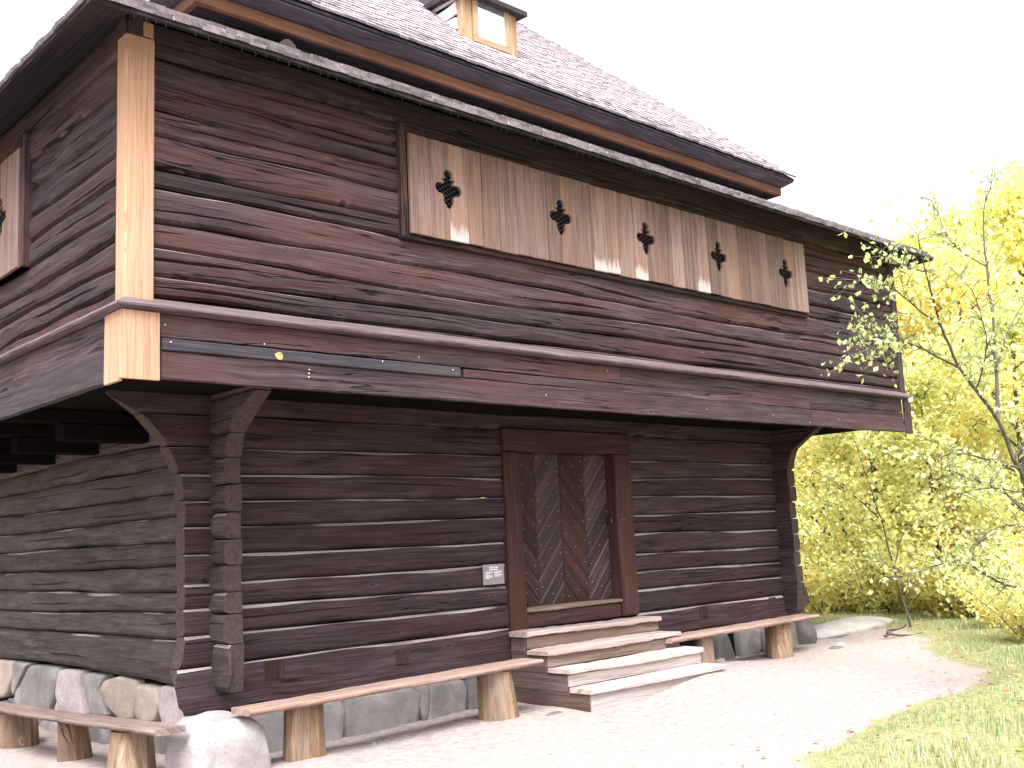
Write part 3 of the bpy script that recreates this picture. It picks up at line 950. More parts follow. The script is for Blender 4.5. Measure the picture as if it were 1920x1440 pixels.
while yy < LY1:                              # the wall goes on out of view
    w_ = rnd.uniform(.4, .7)
    obj('stone', stone_mesh([(-yy - w_, -2.36), (-yy - .02, -2.36), (-yy - .02, -3.15), (-yy - w_, -3.15)], .2, -.02, M['sgrey'], i, .05), found, (d2 + .02, 0, 0), (0, 0, -PI / 2))
    yy += w_; i += 1
FS = [([(470, 1330), (640, 1308), (648, 1335), (640, 1412), (500, 1440), (478, 1440)], 'sgrey'),
      ([(645, 1306), (772, 1286), (790, 1300), (782, 1385), (646, 1412)], 'sgrey'),
      ([(778, 1286), (800, 1283), (802, 1330), (790, 1375), (786, 1330)], 'sdark'),
      ([(804, 1282), (870, 1272), (878, 1290), (872, 1362), (796, 1380)], 'sgrey'),
      ([(876, 1272), (936, 1262), (950, 1280), (950, 1350), (880, 1362)], 'sdark'),
      ([(1345, 1190), (1362, 1186), (1382, 1240), (1362, 1246), (1346, 1240)], 'sdark'),
      ([(1385, 1182), (1422, 1176), (1426, 1225), (1392, 1236)], 'sgrey'),
      ([(1426, 1176), (1470, 1168), (1470, 1232), (1430, 1228)], 'sdark'),
      ([(1474, 1166), (1512, 1156), (1516, 1215), (1474, 1228)], 'sgrey')]
for i, (pp, mt) in enumerate(FS):
    obj('stone', stone_mesh([on_front(*p) for p in pp], .22, -.03, M[mt], i + 70, .03), found, (0, d + .03, 0))
obj('stone', stone_mesh([(4.6, -2.55), (6.9, -2.55), (6.9, -3.0), (4.6, -3.0)], .2, 0, M['sdark'], 95, .02), found, (0, d + .05, 0))
obj('stone', stone_mesh([(6.86, -2.52), (7.6, -2.5), (7.6, -3.0), (6.86, -3.0)], .2, 0, M['sdark'], 96, .02), found, (0, d + .05, 0))
rs = bpy.data.meshes.new('stone')
bm = bmesh.new(); bmesh.ops.create_icosphere(bm, subdivisions=3, radius=1)
for v in bm.verts:
    n_ = v.co.copy()
    v.co = Vector((n_.x * .23, n_.y * .25, n_.z * .30)) * (1 + .25 * mnoise.noise(n_ * 1.3))
bm.to_mesh(rs); bm.free(); rs.materials.append(M['sdark']); uvgrain(rs, 0, smooth=True)
obj('stone', rs, found, (10.28, 1.45, -2.68))

# --- skirt roof
EZ, EO, SL = 2.465, .37, .50
skirt = part_empty('skirt_roof')
RI = 1.42                     # runs in to the raised wall
def slope_sheet(x0, x1, y0, z0, dep, s, t_, mat):
    """front slope, mitred at both ends"""
    V = [(x0, y0, z0), (x1, y0, z0), (x1 - dep, y0 + dep, z0 + s * dep), (x0 + dep, y0 + dep, z0 + s * dep)]
    V += [(a, b, c + t_) for a, b, c in V]
    F = [(3, 2, 1, 0), (4, 5, 6, 7), (0, 1, 5, 4), (1, 2, 6, 5), (2, 3, 7, 6), (3, 0, 4, 7)]
    return mk('slope', V, F, mat, 0)
dep = RI + EO
obj('soffit', slope_sheet(-EO, W + EO, -EO, EZ, dep, SL, .03, M['soffit']), skirt)
obj('soffit', slope_sheet(-EO, D + EO, -EO, EZ, dep, SL, .03, M['soffit']), skirt, (0, D, 0), (0, 0, -PI / 2))
obj('soffit', slope_sheet(-EO, D + EO, -EO, EZ, dep, SL, .03, M['soffit']), skirt, (W, 0, 0), (0, 0, PI / 2))
obj('soffit', slope_sheet(-EO, W + EO, -EO, EZ, dep, SL, .03, M['soffit']), skirt, (W, D, 0), (0, 0, PI))
# soffit board joints: thin boards nailed below the sheet
SHM = []
for k in range(6):                            # six shingle shapes; y up the slope, x across
    w_ = .085 + .012 * k
    l_ = .34
    th = .026
    j = [rnd.uniform(-.006, .006) for _ in range(4)]
    V = [(0, j[0], 0), (w_, j[1], 0), (w_, l_, .004), (0, l_, .004), (0, j[0], th), (w_, j[1], th + j[2] * .4), (w_, l_, .008), (0, l_, .008)]
    F = [(3, 2, 1, 0), (4, 5, 6, 7), (0, 1, 5, 4), (1, 2, 6, 5), (2, 3, 7, 6), (3, 0, 4, 7)]
    SHM.append((w_, V, F, mk('shingle', V, F, M['shingle'], 1)))
class Stuff:
    def __init__(s): s.V = []; s.F = []; s.U = []
    def add(s, V, F, mt):
        n = len(s.V)
        s.V += [tuple(mt @ Vector(v)) for v in V]
        s.F += [tuple(i + n for i in f) for f in F]
        ou, ov = rnd.uniform(0, 80), rnd.uniform(0, 80)
        for f in F:
            for i in f:
                s.U.append((V[i][1] + ou, V[i][0] + V[i][2] + ov))
    def build(s, mat):
        me = bpy.data.meshes.new('shingle')
        me.from_pydata(s.V, [], s.F)
        me.materials.append(mat)
        ul = me.uv_layers.new(name='UVMap')
        ul.data.foreach_set('uv', np.array(s.U, np.float32).ravel())
        return me
def courses(parent, base, rotz, x0, x1, y0, z0, slp, run, expo, n_single, first_back=0.0, holes=None, tripled=True):
    """rows of shingles on a slope facing -y (before rotz about base); first n_single are objects of their own"""
    st = Stuff()
    cnt = 0
    ang = math.atan(slp)
    B = Matrix.Translation(base) @ Matrix.Rotation(rotz, 4, 'Z')
    s = 0.0; row = 0
    total = run / math.cos(ang)
    while s < total - .05:
        dy_ = s * math.cos(ang)
        a, b = x0 + dy_, x1 - dy_
        x = a + rnd.uniform(-.04, .02)
        lift = .026 + (row * .026 if tripled and row < 3 else (.058 if tripled else .004))
        while x < b - .09:
            w_, V, F, me = SHM[rnd.randrange(6)]
            js = rnd.uniform(-.012, .012)
            yy_ = y0 + (s + js) * math.cos(ang); zz_ = z0 + (s + js) * math.sin(ang) + lift + rnd.uniform(-.004, .004)
            if not (holes and holes(x + w_ / 2, yy_)):
                f_ = max(.12, min(1, (min(x - a, b - x - w_) + .05) / (.34 * math.cos(ang))))
                mt = B @ Matrix.Translation((x, yy_, zz_)) @ Matrix.Rotation(ang - .03, 4, 'X') @ Matrix.Rotation(rnd.uniform(-.02, .02), 4, 'Z') @ Matrix.Diagonal((1, f_, 1, 1))
                if cnt < n_single:
                    o = bpy.data.objects.new('shingle', me)
                    C.objects.link(o)
                    o.parent = parent
                    o.matrix_local = mt
                    cnt += 1
                else:
                    st.add(V, F, mt)
            x += w_ + rnd.uniform(.002, .008)
        s += (.038 if tripled and row < 2 else expo)
        row += 1
    if st.V:
        tag(obj('shingle', st.build(M['shingle']), parent), kind='stuff')
courses(skirt, (0, 0, 0), 0, -EO, W + EO, -EO - .02, EZ, SL, dep, .14, 256)
courses(skirt, (0, D, 0), -PI / 2, -EO, D + EO, -EO - .02, EZ, SL, dep, .14, 40)
courses(skirt, (W, 0, 0), PI / 2, -EO, D + EO, -EO - .02, EZ, SL, .5, .14, 0)
# nail points through the eave
nb_ = bmesh.new()
x = -.05
while x < 5.5:
    if rnd.random() < .8:
        bmbox(nb_, x, x + .004, -.30, -.296, EZ + .03 - rnd.uniform(.02, .035), EZ + .035)
    x += rnd.uniform(.06, .13)
me = bpy.data.meshes.new('nail'); nb_.to_mesh(me); nb_.free(); me.materials.append(M['wire'])
tag(obj('nail', me, skirt), kind='stuff')

# --- raised wall, fascia and main roof
LA = 1.094
lant = part_empty('raised_wall')
def ring_boxes(name, inset, th, z0, z1, mat, parent):
    i = inset
    obj(name, box_mesh(i, W - i, i, i + th, z0, z1, mat, 0, .006), parent)
    obj(name, box_mesh(i, W - i, D - i - th, D - i, z0, z1, mat, 0, .006), parent)
    obj(name, box_mesh(i + .001, i + th, i + th + .003, D - i - th - .003, z0, z1, mat, 1, .006), parent)
    obj(name, box_mesh(W - i - th, W - i - .001, i + th + .003, D - i - th - .003, z0, z1, mat, 1, .006), parent)
ring_boxes('log', LA + .30, .15, 2.9, 3.35, M['log'], lant)
ring_boxes('log', LA + .305, .15, 3.355, 3.69, M['log'], lant)
mroof = part_empty('main_roof')
ring_boxes('fascia', LA, .06, 3.56, 3.675, M['fascia'], mroof)
ring_boxes('soffit', LA + .062, .30, 3.60, 3.63, M['soffit'], mroof)
def ring_profile(name, prof, mat, parent):
    """closed moulding swept round the four corners; prof holds (inset, z)"""
    rings = [[(i, i, z) for i, z in prof], [(W - i, i, z) for i, z in prof], [(W - i, D - i, z) for i, z in prof], [(i, D - i, z) for i, z in prof]]
    rings.append(rings[0])
    V, F = sweep(rings, caps=False)
    return obj(name, fixn(mk(name, V, F, mat, 0)), parent)
ring_profile('eave_soffit', [(LA + .02, 3.678), (LA - .02, 3.682), (LA - .13, 3.752), (LA - .13, 3.768), (LA + .02, 3.768)], M['cornice'], mroof)
ME, MS = LA - .14, .955
mrun = D / 2 - ME
def slope2(x0, x1, mat):
    return slope_sheet(x0, x1, ME, 3.772, mrun, MS, .03, mat)
obj('roof_deck', slope2(ME, W - ME, M['soffit']), mroof)
obj('roof_deck', slope2(ME, D - ME, M['shingle']), mroof, (0, D, 0), (0, 0, -PI / 2))
obj('roof_deck', slope2(ME, D - ME, M['shingle']), mroof, (W, 0, 0), (0, 0, PI / 2))
obj('roof_deck', slope2(ME, W - ME, M['shingle']), mroof, (W, D, 0), (0, 0, PI))
DMX0, DMX1, DMY = 4.80, 5.68, 1.78
courses(mroof, (0, 0, 0), 0, ME, W - ME, ME - .02, 3.785, MS, mrun, .115, 290, tripled=False,
        holes=lambda x, y: DMX0 + .02 < x < DMX1 - .02 and DMY - .15 < y < 3.3)
# log end poking out under the eave
bm = bmesh.new()
bmesh.ops.create_cone(bm, cap_ends=True, segments=14, radius1=.085, radius2=.085, depth=.5, matrix=Matrix.Translation((2.02, LA + .24, 3.40)) @ Matrix.Rotation(PI / 2, 4, 'X'))
me = bpy.data.meshes.new('beam_end'); bm.to_mesh(me); bm.free(); me.materials.append(M['log_grey']); uvgrain(me, 1)
obj('beam_end', me, lant)

# --- dormer
dorm = part_empty('dormer')
zr = lambda y: 3.80 + MS * (y - ME)
zb_ = zr(DMY) + .0
DT = 5.17
for x0_, x1_ in ((DMX0, DMX0 + .15), (DMX1 - .13, DMX1)):
    obj('corner_post', box_mesh(x0_, x1_, DMY, DMY + .1, zb_ - .1, DT, M['winframe'], 2, .008), dorm)
win = obj('window_frame', box_mesh(DMX0 + .155, DMX1 - .135, DMY - .03, DMY + .05, zb_ + .03, zb_ + .11, M['winframe'], 0, .006), dorm)
obj('window_frame', box_mesh(DMX0 + .155, DMX0 + .235, DMY - .02, DMY + .05, zb_ + .112, DT, M['winframe'], 2, .006), dorm)
obj('window_frame', box_mesh(DMX1 - .215, DMX1 - .135, DMY - .02, DMY + .05, zb_ + .112, DT, M['winframe'], 2, .006), dorm)
obj('pane', box_mesh(DMX0 + .236, DMX1 - .216, DMY - .012, DMY - .006, zb_ + .112, DT, M['glass'], 2, 0), dorm)
obj('apron', box_mesh(DMX0 + .155, DMX1 - .135, DMY + .01, DMY + .06, zb_ - .1, zb_ + .028, M['hatch'], 0, .004), dorm)
for side, x in ((0, DMX0), (1, DMX1)):
    xx = x + .03 if side == 0 else x - .05
    obj('cheek', box_mesh(xx, xx + .02, DMY + .102, 3.2, zb_ - .1, DT, M['void'], 1, 0), dorm)
    z = zb_ - .14
    while z < DT:
        y1 = ME + (z + .2 - 3.8) / MS + .35
        me = plank_mesh(max(.2, y1 - DMY - .101), .142, .022, M['white'], 6, .012, .004)
        obj('clapboard', me, dorm, (x - .008 if side == 0 else x + .008, y1 if side == 0 else DMY + .101, z), (.06, 0, -PI / 2 if side == 0 else PI / 2))
        z += .172
V = [(DMX0 - .09, DMY - .11, DT - .02), (DMX1 + .09, DMY - .11, DT - .02), (DMX1 + .09, 3.6, DT + .10), (DMX0 - .09, 3.6, DT + .10)]
V += [(a, b, c + .06) for a, b, c in V]
obj('dormer_roof', mk('dormer_roof', V, [(3, 2, 1, 0), (4, 5, 6, 7), (0, 1, 5, 4), (1, 2, 6, 5), (2, 3, 7, 6), (3, 0, 4, 7)], M['soffit'], 0), dorm)
obj('lintel', box_mesh(DMX0 + .152, DMX1 - .132, DMY, DMY + .08, DT + .002, DT + .03, M['winframe'], 0, .006), dorm)

# ================================================================== THINGS BY THE HOUSE
def rel(o, x, y, z):
    return (x - o.location.x, y - o.location.y, z - o.location.z)
# --- boulder under the corner
bm = bmesh.new()
bmesh.ops.create_icosphere(bm, subdivisions=5, radius=1)
for v in bm.verts:
    n_ = v.co.copy()
    f_ = Vector((abs(n_.x) ** .56 * math.copysign(1, n_.x), abs(n_.y) ** .6 * math.copysign(1, n_.y), abs(n_.z) ** .56 * math.copysign(1, n_.z)))
    k = 1 + .13 * mnoise.noise(n_ * 1.1 + Vector((3, 1, 2))) + .05 * mnoise.noise(n_ * 3.1) + .015 * mnoise.noise(n_ * 9)
    v.co = Vector((f_.x * (.35 - .04 * f_.z), f_.y * .38, f_.z * .47)) * k
me = bpy.data.meshes.new('boulder'); bm.to_mesh(me); bm.free(); me.materials.append(M['boulder']); uvgrain(me, 0, smooth=True)
tag(obj('boulder', me, None, (1.23, 1.02, -2.94)), 'big rounded pale granite boulder propping up the near corner of the log house', 'boulder')

# --- wooden steps
steps = empty('wooden_steps', (5.75, .75, -2.87), 'four worn wooden steps leading up to the herringbone door', 'steps')
SX0, SX1 = 4.70, 6.83
treads = [(1.04, -2.167), (.75, -2.335), (.46, -2.503), (.17, -2.671)]
for i, (y, z) in enumerate(treads):
    yb = d - .03 if i == 0 else treads[i - 1][0] + .02
    me = plank_mesh(SX1 - SX0 + .02 * rnd.random(), .052, yb - y, M['step'], 22, .007 if i < 3 else .003, .010)
    o = obj('tread', me, steps, rel(steps, SX0 - .02, y, z - .052))
    zl_ = (treads[i + 1][1] if i < 3 else -3.0)
    obj('riser', box_mesh(0, SX1 - SX0 - .03, 0, .03, zl_ + .001, z - .055, M['riser'] if i < 2 else M['riser_pale'], 0, .003), steps, rel(steps, SX0 + .005, y + .035, 0))
for sx in (SX0 - .002, SX1 - .033):
    for i, (y, z) in enumerate(treads):
        zl_ = (treads[i + 1][1] if i < 3 else -3.02) - .0
        obj('side_board', box_mesh(0, .03, y + .067, d - .035, zl_ - .052, z - .056, M['stepside'], 1, .003, .001), steps, rel(steps, sx, 0, 0))

# --- benches
def stump(name, parent, x, y, ztop, r, mat, lean=(0, 0), flat=False, rb=None):
    zb = gz1(x, y) - .08
    n = 14
    rings = []
    ph = rnd.uniform(0, 6)
    rb = rb or r * 1.12
    for s in (0, .08, .3, .6, .95, 1.0):
        rr = rb + (r - rb) * s
        ring = []
        for k in range(n):
            a = 2 * PI * k / n
            q = rr * (1 + .07 * math.sin(2 * a + ph) + .04 * math.sin(5 * a + ph * 2) + rnd.uniform(-.012, .012))
            px_, py_ = q * math.cos(a), q * math.sin(a)
            if flat: py_ = max(py_, -rr * .55)
            ring.append((px_ + lean[0] * (1 - s), py_ + lean[1] * (1 - s), (zb - ztop) * (1 - s)))
        rings.append(ring)
    V, F = sweep(rings)
    me = fixn(mk('leg', V, F, mat, 2))
    return obj(name, me, parent, rel(parent, x, y, ztop))
def seat(parent, p0, p1, w_, t_, mat, jit=.008, sag=0):
    """plank between two points of its front top edge"""
    a, b = Vector(p0), Vector(p1)
    L = (b - a).length
    rings = []
    seg = 26
    for i in range(seg + 1):
        s = i / seg
        j = [rnd.uniform(-jit, jit) for _ in range(3)]
        z = sag * math.sin(PI * s) + j[0] * .4
        y = j[1] + .01 * math.sin(4 * s + 1)
        rings.append([(L * s, w_ + j[2], z), (L * s, w_ + j[2], z - t_), (L * s, y + .02, z - t_), (L * s, y, z - t_ + .02), (L * s, y, z - .014), (L * s, y + .014, z)])
    V, F = sweep(rings)
    me = fixn(mk('seat', V, F, mat, 0))
    o = obj('seat', me, parent, rel(parent, *a))
    dv = b - a
    o.rotation_euler = (0, -math.asin(dv.z / L), math.atan2(dv.y, dv.x))
    return o
b1 = empty('bench', (2.8, .7, -2.88), 'long plank bench on two split log legs, between the boulder and the steps', 'bench', 'plank benches against the storehouse')
seat(b1, (1.25, .52, -2.418), (4.42, .56, -2.375), .30, .048, M['bench'])
stump('leg', b1, 1.85, .74, -2.478, .155, M['stump'], flat=True)
stump('leg', b1, 3.93, .74, -2.44, .155, M['stump'], (.05, 0), rb=.19)
b2 = empty('bench', (8.3, .9, -2.85), 'plank bench right of the steps reaching past the far corner', 'bench', 'plank benches against the storehouse')
seat(b2, (6.55, .66, -2.392), (9.78, .78, -2.383), .32, .05, M['bench'])
stump('leg', b2, 9.05, .95, -2.443, .17, M['stump'], rb=.18)
stump('leg', b2, 7.36, .86, -2.45, .12, M['bench'], flat=True)
b3 = empty('bench', (.9, 3, -2.95), 'low weathered plank bench on three log legs along the stone foundation of the left wall', 'bench', 'plank benches against the storehouse')
s3 = seat(b3, (.60, 6.4, -2.66), (.62, .80, -2.49), .24, .046, M['bench_old'], sag=-.02)
s3['label'] = 'sagging grey brown plank seat'
stump('leg', b3, .86, 4.45, -2.69, .17, M['stump'], rb=.2)
stump('leg', b3, .82, 2.95, -2.645, .12, M['stump'], (.03, 0), rb=.15)
stump('leg', b3, .80, 1.62, -2.59, .16, M['stump'], rb=.19)

# --- information sign
sign = empty('information_sign', (4.36, d - .03, -1.667), 'small grey information plate with white text on the log wall left of the door', 'sign')
obj('plate', box_mesh(0, .292, 0, .012, 0, .207, M['sign'], 0, .002), sign)
def text(body, size, x, z, bold=0):
    cu = bpy.data.curves.new('lettering', 'FONT')
    cu.body = body; cu.size = size; cu.align_x = 'CENTER'; cu.extrude = .0006; cu.offset = bold
    o = bpy.data.objects.new('tmp', cu)
    C.objects.link(o)
    dg = bpy.context.evaluated_depsgraph_get()
    me = bpy.data.meshes.new_from_object(o.evaluated_get(dg))
    C.objects.unlink(o); bpy.data.objects.remove(o)
    me.materials.clear(); me.materials.append(M['print'])
    return obj('lettering', me, sign, (x, -.0015, z), (PI / 2, 0, 0))
text('Fatburen', .034, .146, .166, .0006)
rows = bmesh.new()
def dashrow(x0, x1, z, h=.0045):
    x = x0
    while x < x1 - .006:
        w_ = min(rnd.uniform(.010, .026), x1 - x)
        bmbox(rows, x, x + w_, -.0016, -.0006, z, z + h)
        x += w_ + .004
dashrow(.085, .205, .147, .009)
for xa, xb, zt, nl in ((.03, .135, .128, 3), (.03, .13, .092, 4), (.155, .265, .130, 3), (.155, .265, .098, 3)):
    for k in range(nl):
        dashrow(xa, xb - (0 if k < nl - 1 else .04), zt - k * .0095, .0055)
me = bpy.data.meshes.new('text_rows'); rows.to_mesh(me); rows.free(); me.materials.append(M['print'])
tag(obj('text_rows', me, sign), kind='stuff')
for nx_, nz_ in ((.01, .01), (.282, .01), (.01, .197), (.282, .197)):
    bm = bmesh.new(); bmesh.ops.create_uvsphere(bm, u_segments=6, v_segments=4, radius=.004)
    me = bpy.data.meshes.new('screw'); bm.to_mesh(me); bm.free(); me.materials.append(M['nail'])
    obj('screw', me, sign, (nx_, -.001, nz_))

# --- yellow leaf stuck on the batten
def leaf_shape(L, w_, fold=.15):
    pts = [(0, 0, 0), (.25, .38, fold * .5), (.55, .5, fold), (.85, .28, fold * .6), (1, 0, 0), (.85, -.28, fold * .6), (.55, -.5, fold), (.25, -.38, fold * .5), (.5, 0, 0)]
    V = [(a * L, b * w_, c * L) for a, b, c in pts]
    F = [(0, 8, 2, 1), (8, 4, 3, 2), (0, 7, 6, 8), (8, 6, 5, 4)]
    return V, F
def leaf_mesh(L, w_, mat, tone):
    V, F = leaf_shape(L, w_)
    me = bpy.data.meshes.new('leaf'); me.from_pydata(V, [], F); me.materials.append(mat)
    a = me.attributes.new('tone', 'FLOAT', 'FACE'); a.data.foreach_set('value', [tone] * len(F))
    return me
tag(obj('fallen_leaf', leaf_mesh(.075, .06, M['leaf_y'], .75), None, (1.19, -.004, .262), (PI / 2, .4, 0)), 'single yellow leaf stuck to the dark batten under the moulding', 'leaf')

# --- rocks and twigs on the path
def rock(loc, sx, sy, sz, mat, label, seed, sub=4):
    bm = bmesh.new(); bmesh.ops.create_icosphere(bm, subdivisions=sub, radius=1)
    for v in bm.verts:
        n_ = v.co.copy()
        v.co = Vector((n_.x * sx, n_.y * sy, n_.z * sz)) * (1 + .28 * mnoise.noise(n_ * 1.4 + Vector((seed, seed * 2, 0))) + .08 * mnoise.noise(n_ * 4 + Vector((seed, 0, 0))))
    me = bpy.data.meshes.new('rock'); bm.to_mesh(me); bm.free(); me.materials.append(mat); uvgrain(me, 0, smooth=True)
    return tag(obj('rock', me, None, loc), label, 'rock')
rock((12.25, 1.75, -2.83), 1.3, .45, .16, M['rock'], 'long low pale rock ledge at the far end of the gravel path', 3)
rock((10.0, .72, -2.86), .16, .1, .05, M['sdark'], 'small dark flat stone beside the far bench leg', 5, 3)
rock((10.35, .85, -2.85), .10, .08, .05, M['spink'], 'small pale stone just beyond the far bench leg', 8, 3)
rock((7.75, .95, -2.79), .10, .07, .05, M['spink'], 'small pinkish stone under the right bench near the steps', 11, 3)
rock((4.42, .45, -2.885), .12, .03, .03, M['sdark'], 'flat dark chip of stone on the ground left of the steps', 13, 3)
def tube_mesh(paths, mat, sides=5):
    V = []; F = []
    for pts, rads in paths:
        base = len(V)
        n = len(pts)
        for i in range(n):
            p = Vector(pts[i])
            dr = (Vector(pts[min(i + 1, n - 1)]) - Vector(pts[max(i - 1, 0)]))
            if dr.length < 1e-9: dr = Vector((0, 0, 1))
            dr.normalize()
            a = dr.orthogonal().normalized() if i == 0 else (a - dr * a.dot(dr)).normalized()
            b = dr.cross(a)
            for k in range(sides):
                th = 2 * PI * k / sides
                V.append(p + (a * math.cos(th) + b * math.sin(th)) * rads[i])
        for i in range(n - 1):
            for k in range(sides):
                k2 = (k + 1) % sides
                F.append((base + i * sides + k, base + i * sides + k2, base + (i + 1) * sides + k2, base + (i + 1) * sides + k))
        F.append(tuple(base + (n - 1) * sides + k for k in range(sides)))
    me = bpy.data.meshes.new('tube'); me.from_pydata([tuple(v) for v in V], [], F)
    me.materials.append(mat)
    me.polygons.foreach_set('use_smooth', [True] * len(F))
    return me
tw = []
for x, y, L, a in ((12.0, .9, 1.3, .3), (11.5, .55, .6, -.4)):
    z = gz1(x, y)
    tw.append(([(x + L * (s - .5) * math.cos(a), y + L * (s - .5) * math.sin(a) + .05 * math.sin(5 * s), z + .03 + .02 * math.sin(7 * s)) for s in (0, .25, .5, .75, 1)], [.016, .018, .016, .012, .006]))
tag(obj('fallen_branch', tube_mesh(tw, M['bark'])), 'thin dark fallen branch lying across the far end of the path', 'branch')

# ================================================================== VEGETATION
def leaves_np(P, size, mat, tone_mu=.5, tone_sd=.2, name='foliage', droop=.3, seed=0, sizevar=.35):
    """one folded leaf per point: four corners, two triangles"""
    r = np.random.RandomState(seed)
    n = len(P)
    P = np.asarray(P)
    ax = r.normal(size=(n, 3)); ax[:, 2] -= droop
    ax /= np.linalg.norm(ax, axis=1)[:, None]
    t_ = r.normal(size=(n, 3))
    b = np.cross(ax, t_); b /= np.linalg.norm(b, axis=1)[:, None]
    c = np.cross(ax, b)
    L = size * (1 + sizevar * r.uniform(-1, 1, n))[:, None]
    w_ = L * .36
    V = np.empty((n, 4, 3))
    V[:, 0] = P
    V[:, 1] = P + ax * L * .5 + b * w_ + c * L * .08
    V[:, 2] = P + ax * L
    V[:, 3] = P + ax * L * .5 - b * w_ + c * L * .08
    i = np.arange(n) * 4
    F = np.concatenate([np.stack([i, i + 1, i + 2], 1), np.stack([i, i + 2, i + 3], 1)])
    me = bpy.data.meshes.new(name)
    me.vertices.add(n * 4)
    me.vertices.foreach_set('co', V.ravel())
    nf = len(F)
    me.loops.add(nf * 3); me.polygons.add(nf)
    me.loops.foreach_set('vertex_index', F.ravel().astype(np.int32))
    me.polygons.foreach_set('loop_start', np.arange(nf, dtype=np.int32) * 3)
    tone = np.clip(r.normal(tone_mu, tone_sd, n), 0, 1)
    a = me.attributes.new('tone', 'FLOAT', 'FACE')
    a.data.foreach_set('value', np.concatenate([tone, tone]).astype(np.float32))
    me.materials.append(mat)
    me.update(); me.validate()
    return me

def gen_tree(seed, H, r0_, crown0, spread, nb=16, nsub=6, nleaf=9000, jit=.16, upw=.55):
    r = random.Random(seed)
    trunk = []
    px_, py_ = 0, 0
    for i in range(9):
        s = i / 8
        trunk.append(((px_, py_, H * s * .95), r0_ * (1 - s) ** .8 + .012))
        px_ += r.uniform(-.03, .03) * H * .4; py_ += r.uniform(-.03, .03) * H * .4
    br = []; tips = []
    def at_trunk(s):
        f = s * 8; i = min(7, int(f)); q = f - i
        a, b = trunk[i][0], trunk[i + 1][0]
        return Vector(a).lerp(Vector(b), q), trunk[i][1]
    for k in range(nb):
        s = crown0 + (1 - crown0) * ((k + r.random() * .7) / nb) ** .9
        o, rr = at_trunk(min(s, .98))
        az = k * 2.4 + r.uniform(-.5, .5)
        prof = math.sin(PI * min(1, max(.12, (s - crown0) / (1 - crown0) * .8 + .2))) ** .7
        L = spread * prof * r.uniform(.75, 1.2)
        dr = Vector((math.cos(az), math.sin(az), upw + r.uniform(-.25, .35) + (s - .5) * .5)).normalized()
        pts = [o]
        for j in range(5):
            dr = (dr + Vector((r.uniform(-.2, .2), r.uniform(-.2, .2), r.uniform(-.12, .14)))).normalized()
            pts.append(pts[-1] + dr * L / 5)
        rb = min(rr * .5, .045 * L / 2 + .006)
        br.append((pts, [rb * (1 - q / 5) + .004 for q in range(6)]))
        for q in range(nsub):
            f = r.uniform(.25, 1) * 5
            i = min(4, int(f))
            o2 = pts[i].lerp(pts[i + 1], f - i)
            d2_ = (dr + Vector((r.uniform(-1, 1), r.uniform(-1, 1), r.uniform(-.5, .7)))).normalized()
            L2 = L * r.uniform(.22, .5)
            p2 = [o2]
            for j in range(3):
                d2_ = (d2_ + Vector((r.uniform(-.25, .25), r.uniform(-.25, .25), r.uniform(-.2, .1)))).normalized()
                p2.append(p2[-1] + d2_ * L2 / 3)
            br.append((p2, [.010, .008, .006, .003]))
            tips.append(p2)
    rs_ = np.random.RandomState(seed)
    segs = np.array([[list(p[i]), list(p[i + 1])] for p in tips for i in range(3)])
    # uneven: some twigs carry many leaves, some few
    wgt = rs_.gamma(1.2, 1, len(segs)); wgt /= wgt.sum()
    ch = rs_.choice(len(segs), nleaf, p=wgt)
    f = rs_.uniform(0, 1, (nleaf, 1))
    P = segs[ch, 0] * (1 - f) + segs[ch, 1] * f + rs_.normal(0, jit, (nleaf, 3))
    tr = tube_mesh([([p for p, _ in trunk], [q for _, q in trunk])], M['bark'], 8)
    bm_ = tube_mesh(br, M['bark'], 4)
    return tr, bm_, P

kinds = []
for sd_, H, r_, c0, spr, nb, ns, nl, sz, mt, tm in (
        (11, 9.5, .11, .12, 2.6, 26, 8, 9000, .15, 'leaf_y', .45),
        (12, 11.5, .13, .15, 3.0, 28, 8, 9500, .16, 'leaf_g', .55),
        (13, 8.0, .09, .10, 2.3, 24, 8, 8500, .14, 'leaf_y', .62),
        (14, 7.0, .08, .08, 2.2, 22, 8, 8000, .13, 'leaf_g', .35)):
    tr, bw, P = gen_tree(sd_, H, r_, c0, spr, nb, ns, nl, .2)
    kinds.append((tr, bw, leaves_np(P, sz, M[mt], tm, .2, seed=sd_)))
def polar(px, dist):
    """ground spot in a compass direction from the middle of the path in front of the house"""
    az = YAW + math.atan((px - 960) / FPX)
    return CAM.x + math.sin(az) * dist, CAM.y + math.cos(az) * dist
def tree(kind, x, y, rot, sc_, label, cat='tree', name='autumn_tree', group='autumn trees beyond the path'):
    t_ = empty(name, (x, y, gz1(x, y) - .05), label, cat, group)
    t_.rotation_euler = (0, 0, rot); t_.scale = (sc_, sc_, sc_)
    tr, bw, fo = kinds[kind]
    obj('trunk', tr, t_); obj('branches', bw, t_); obj('foliage', fo, t_)
    return t_
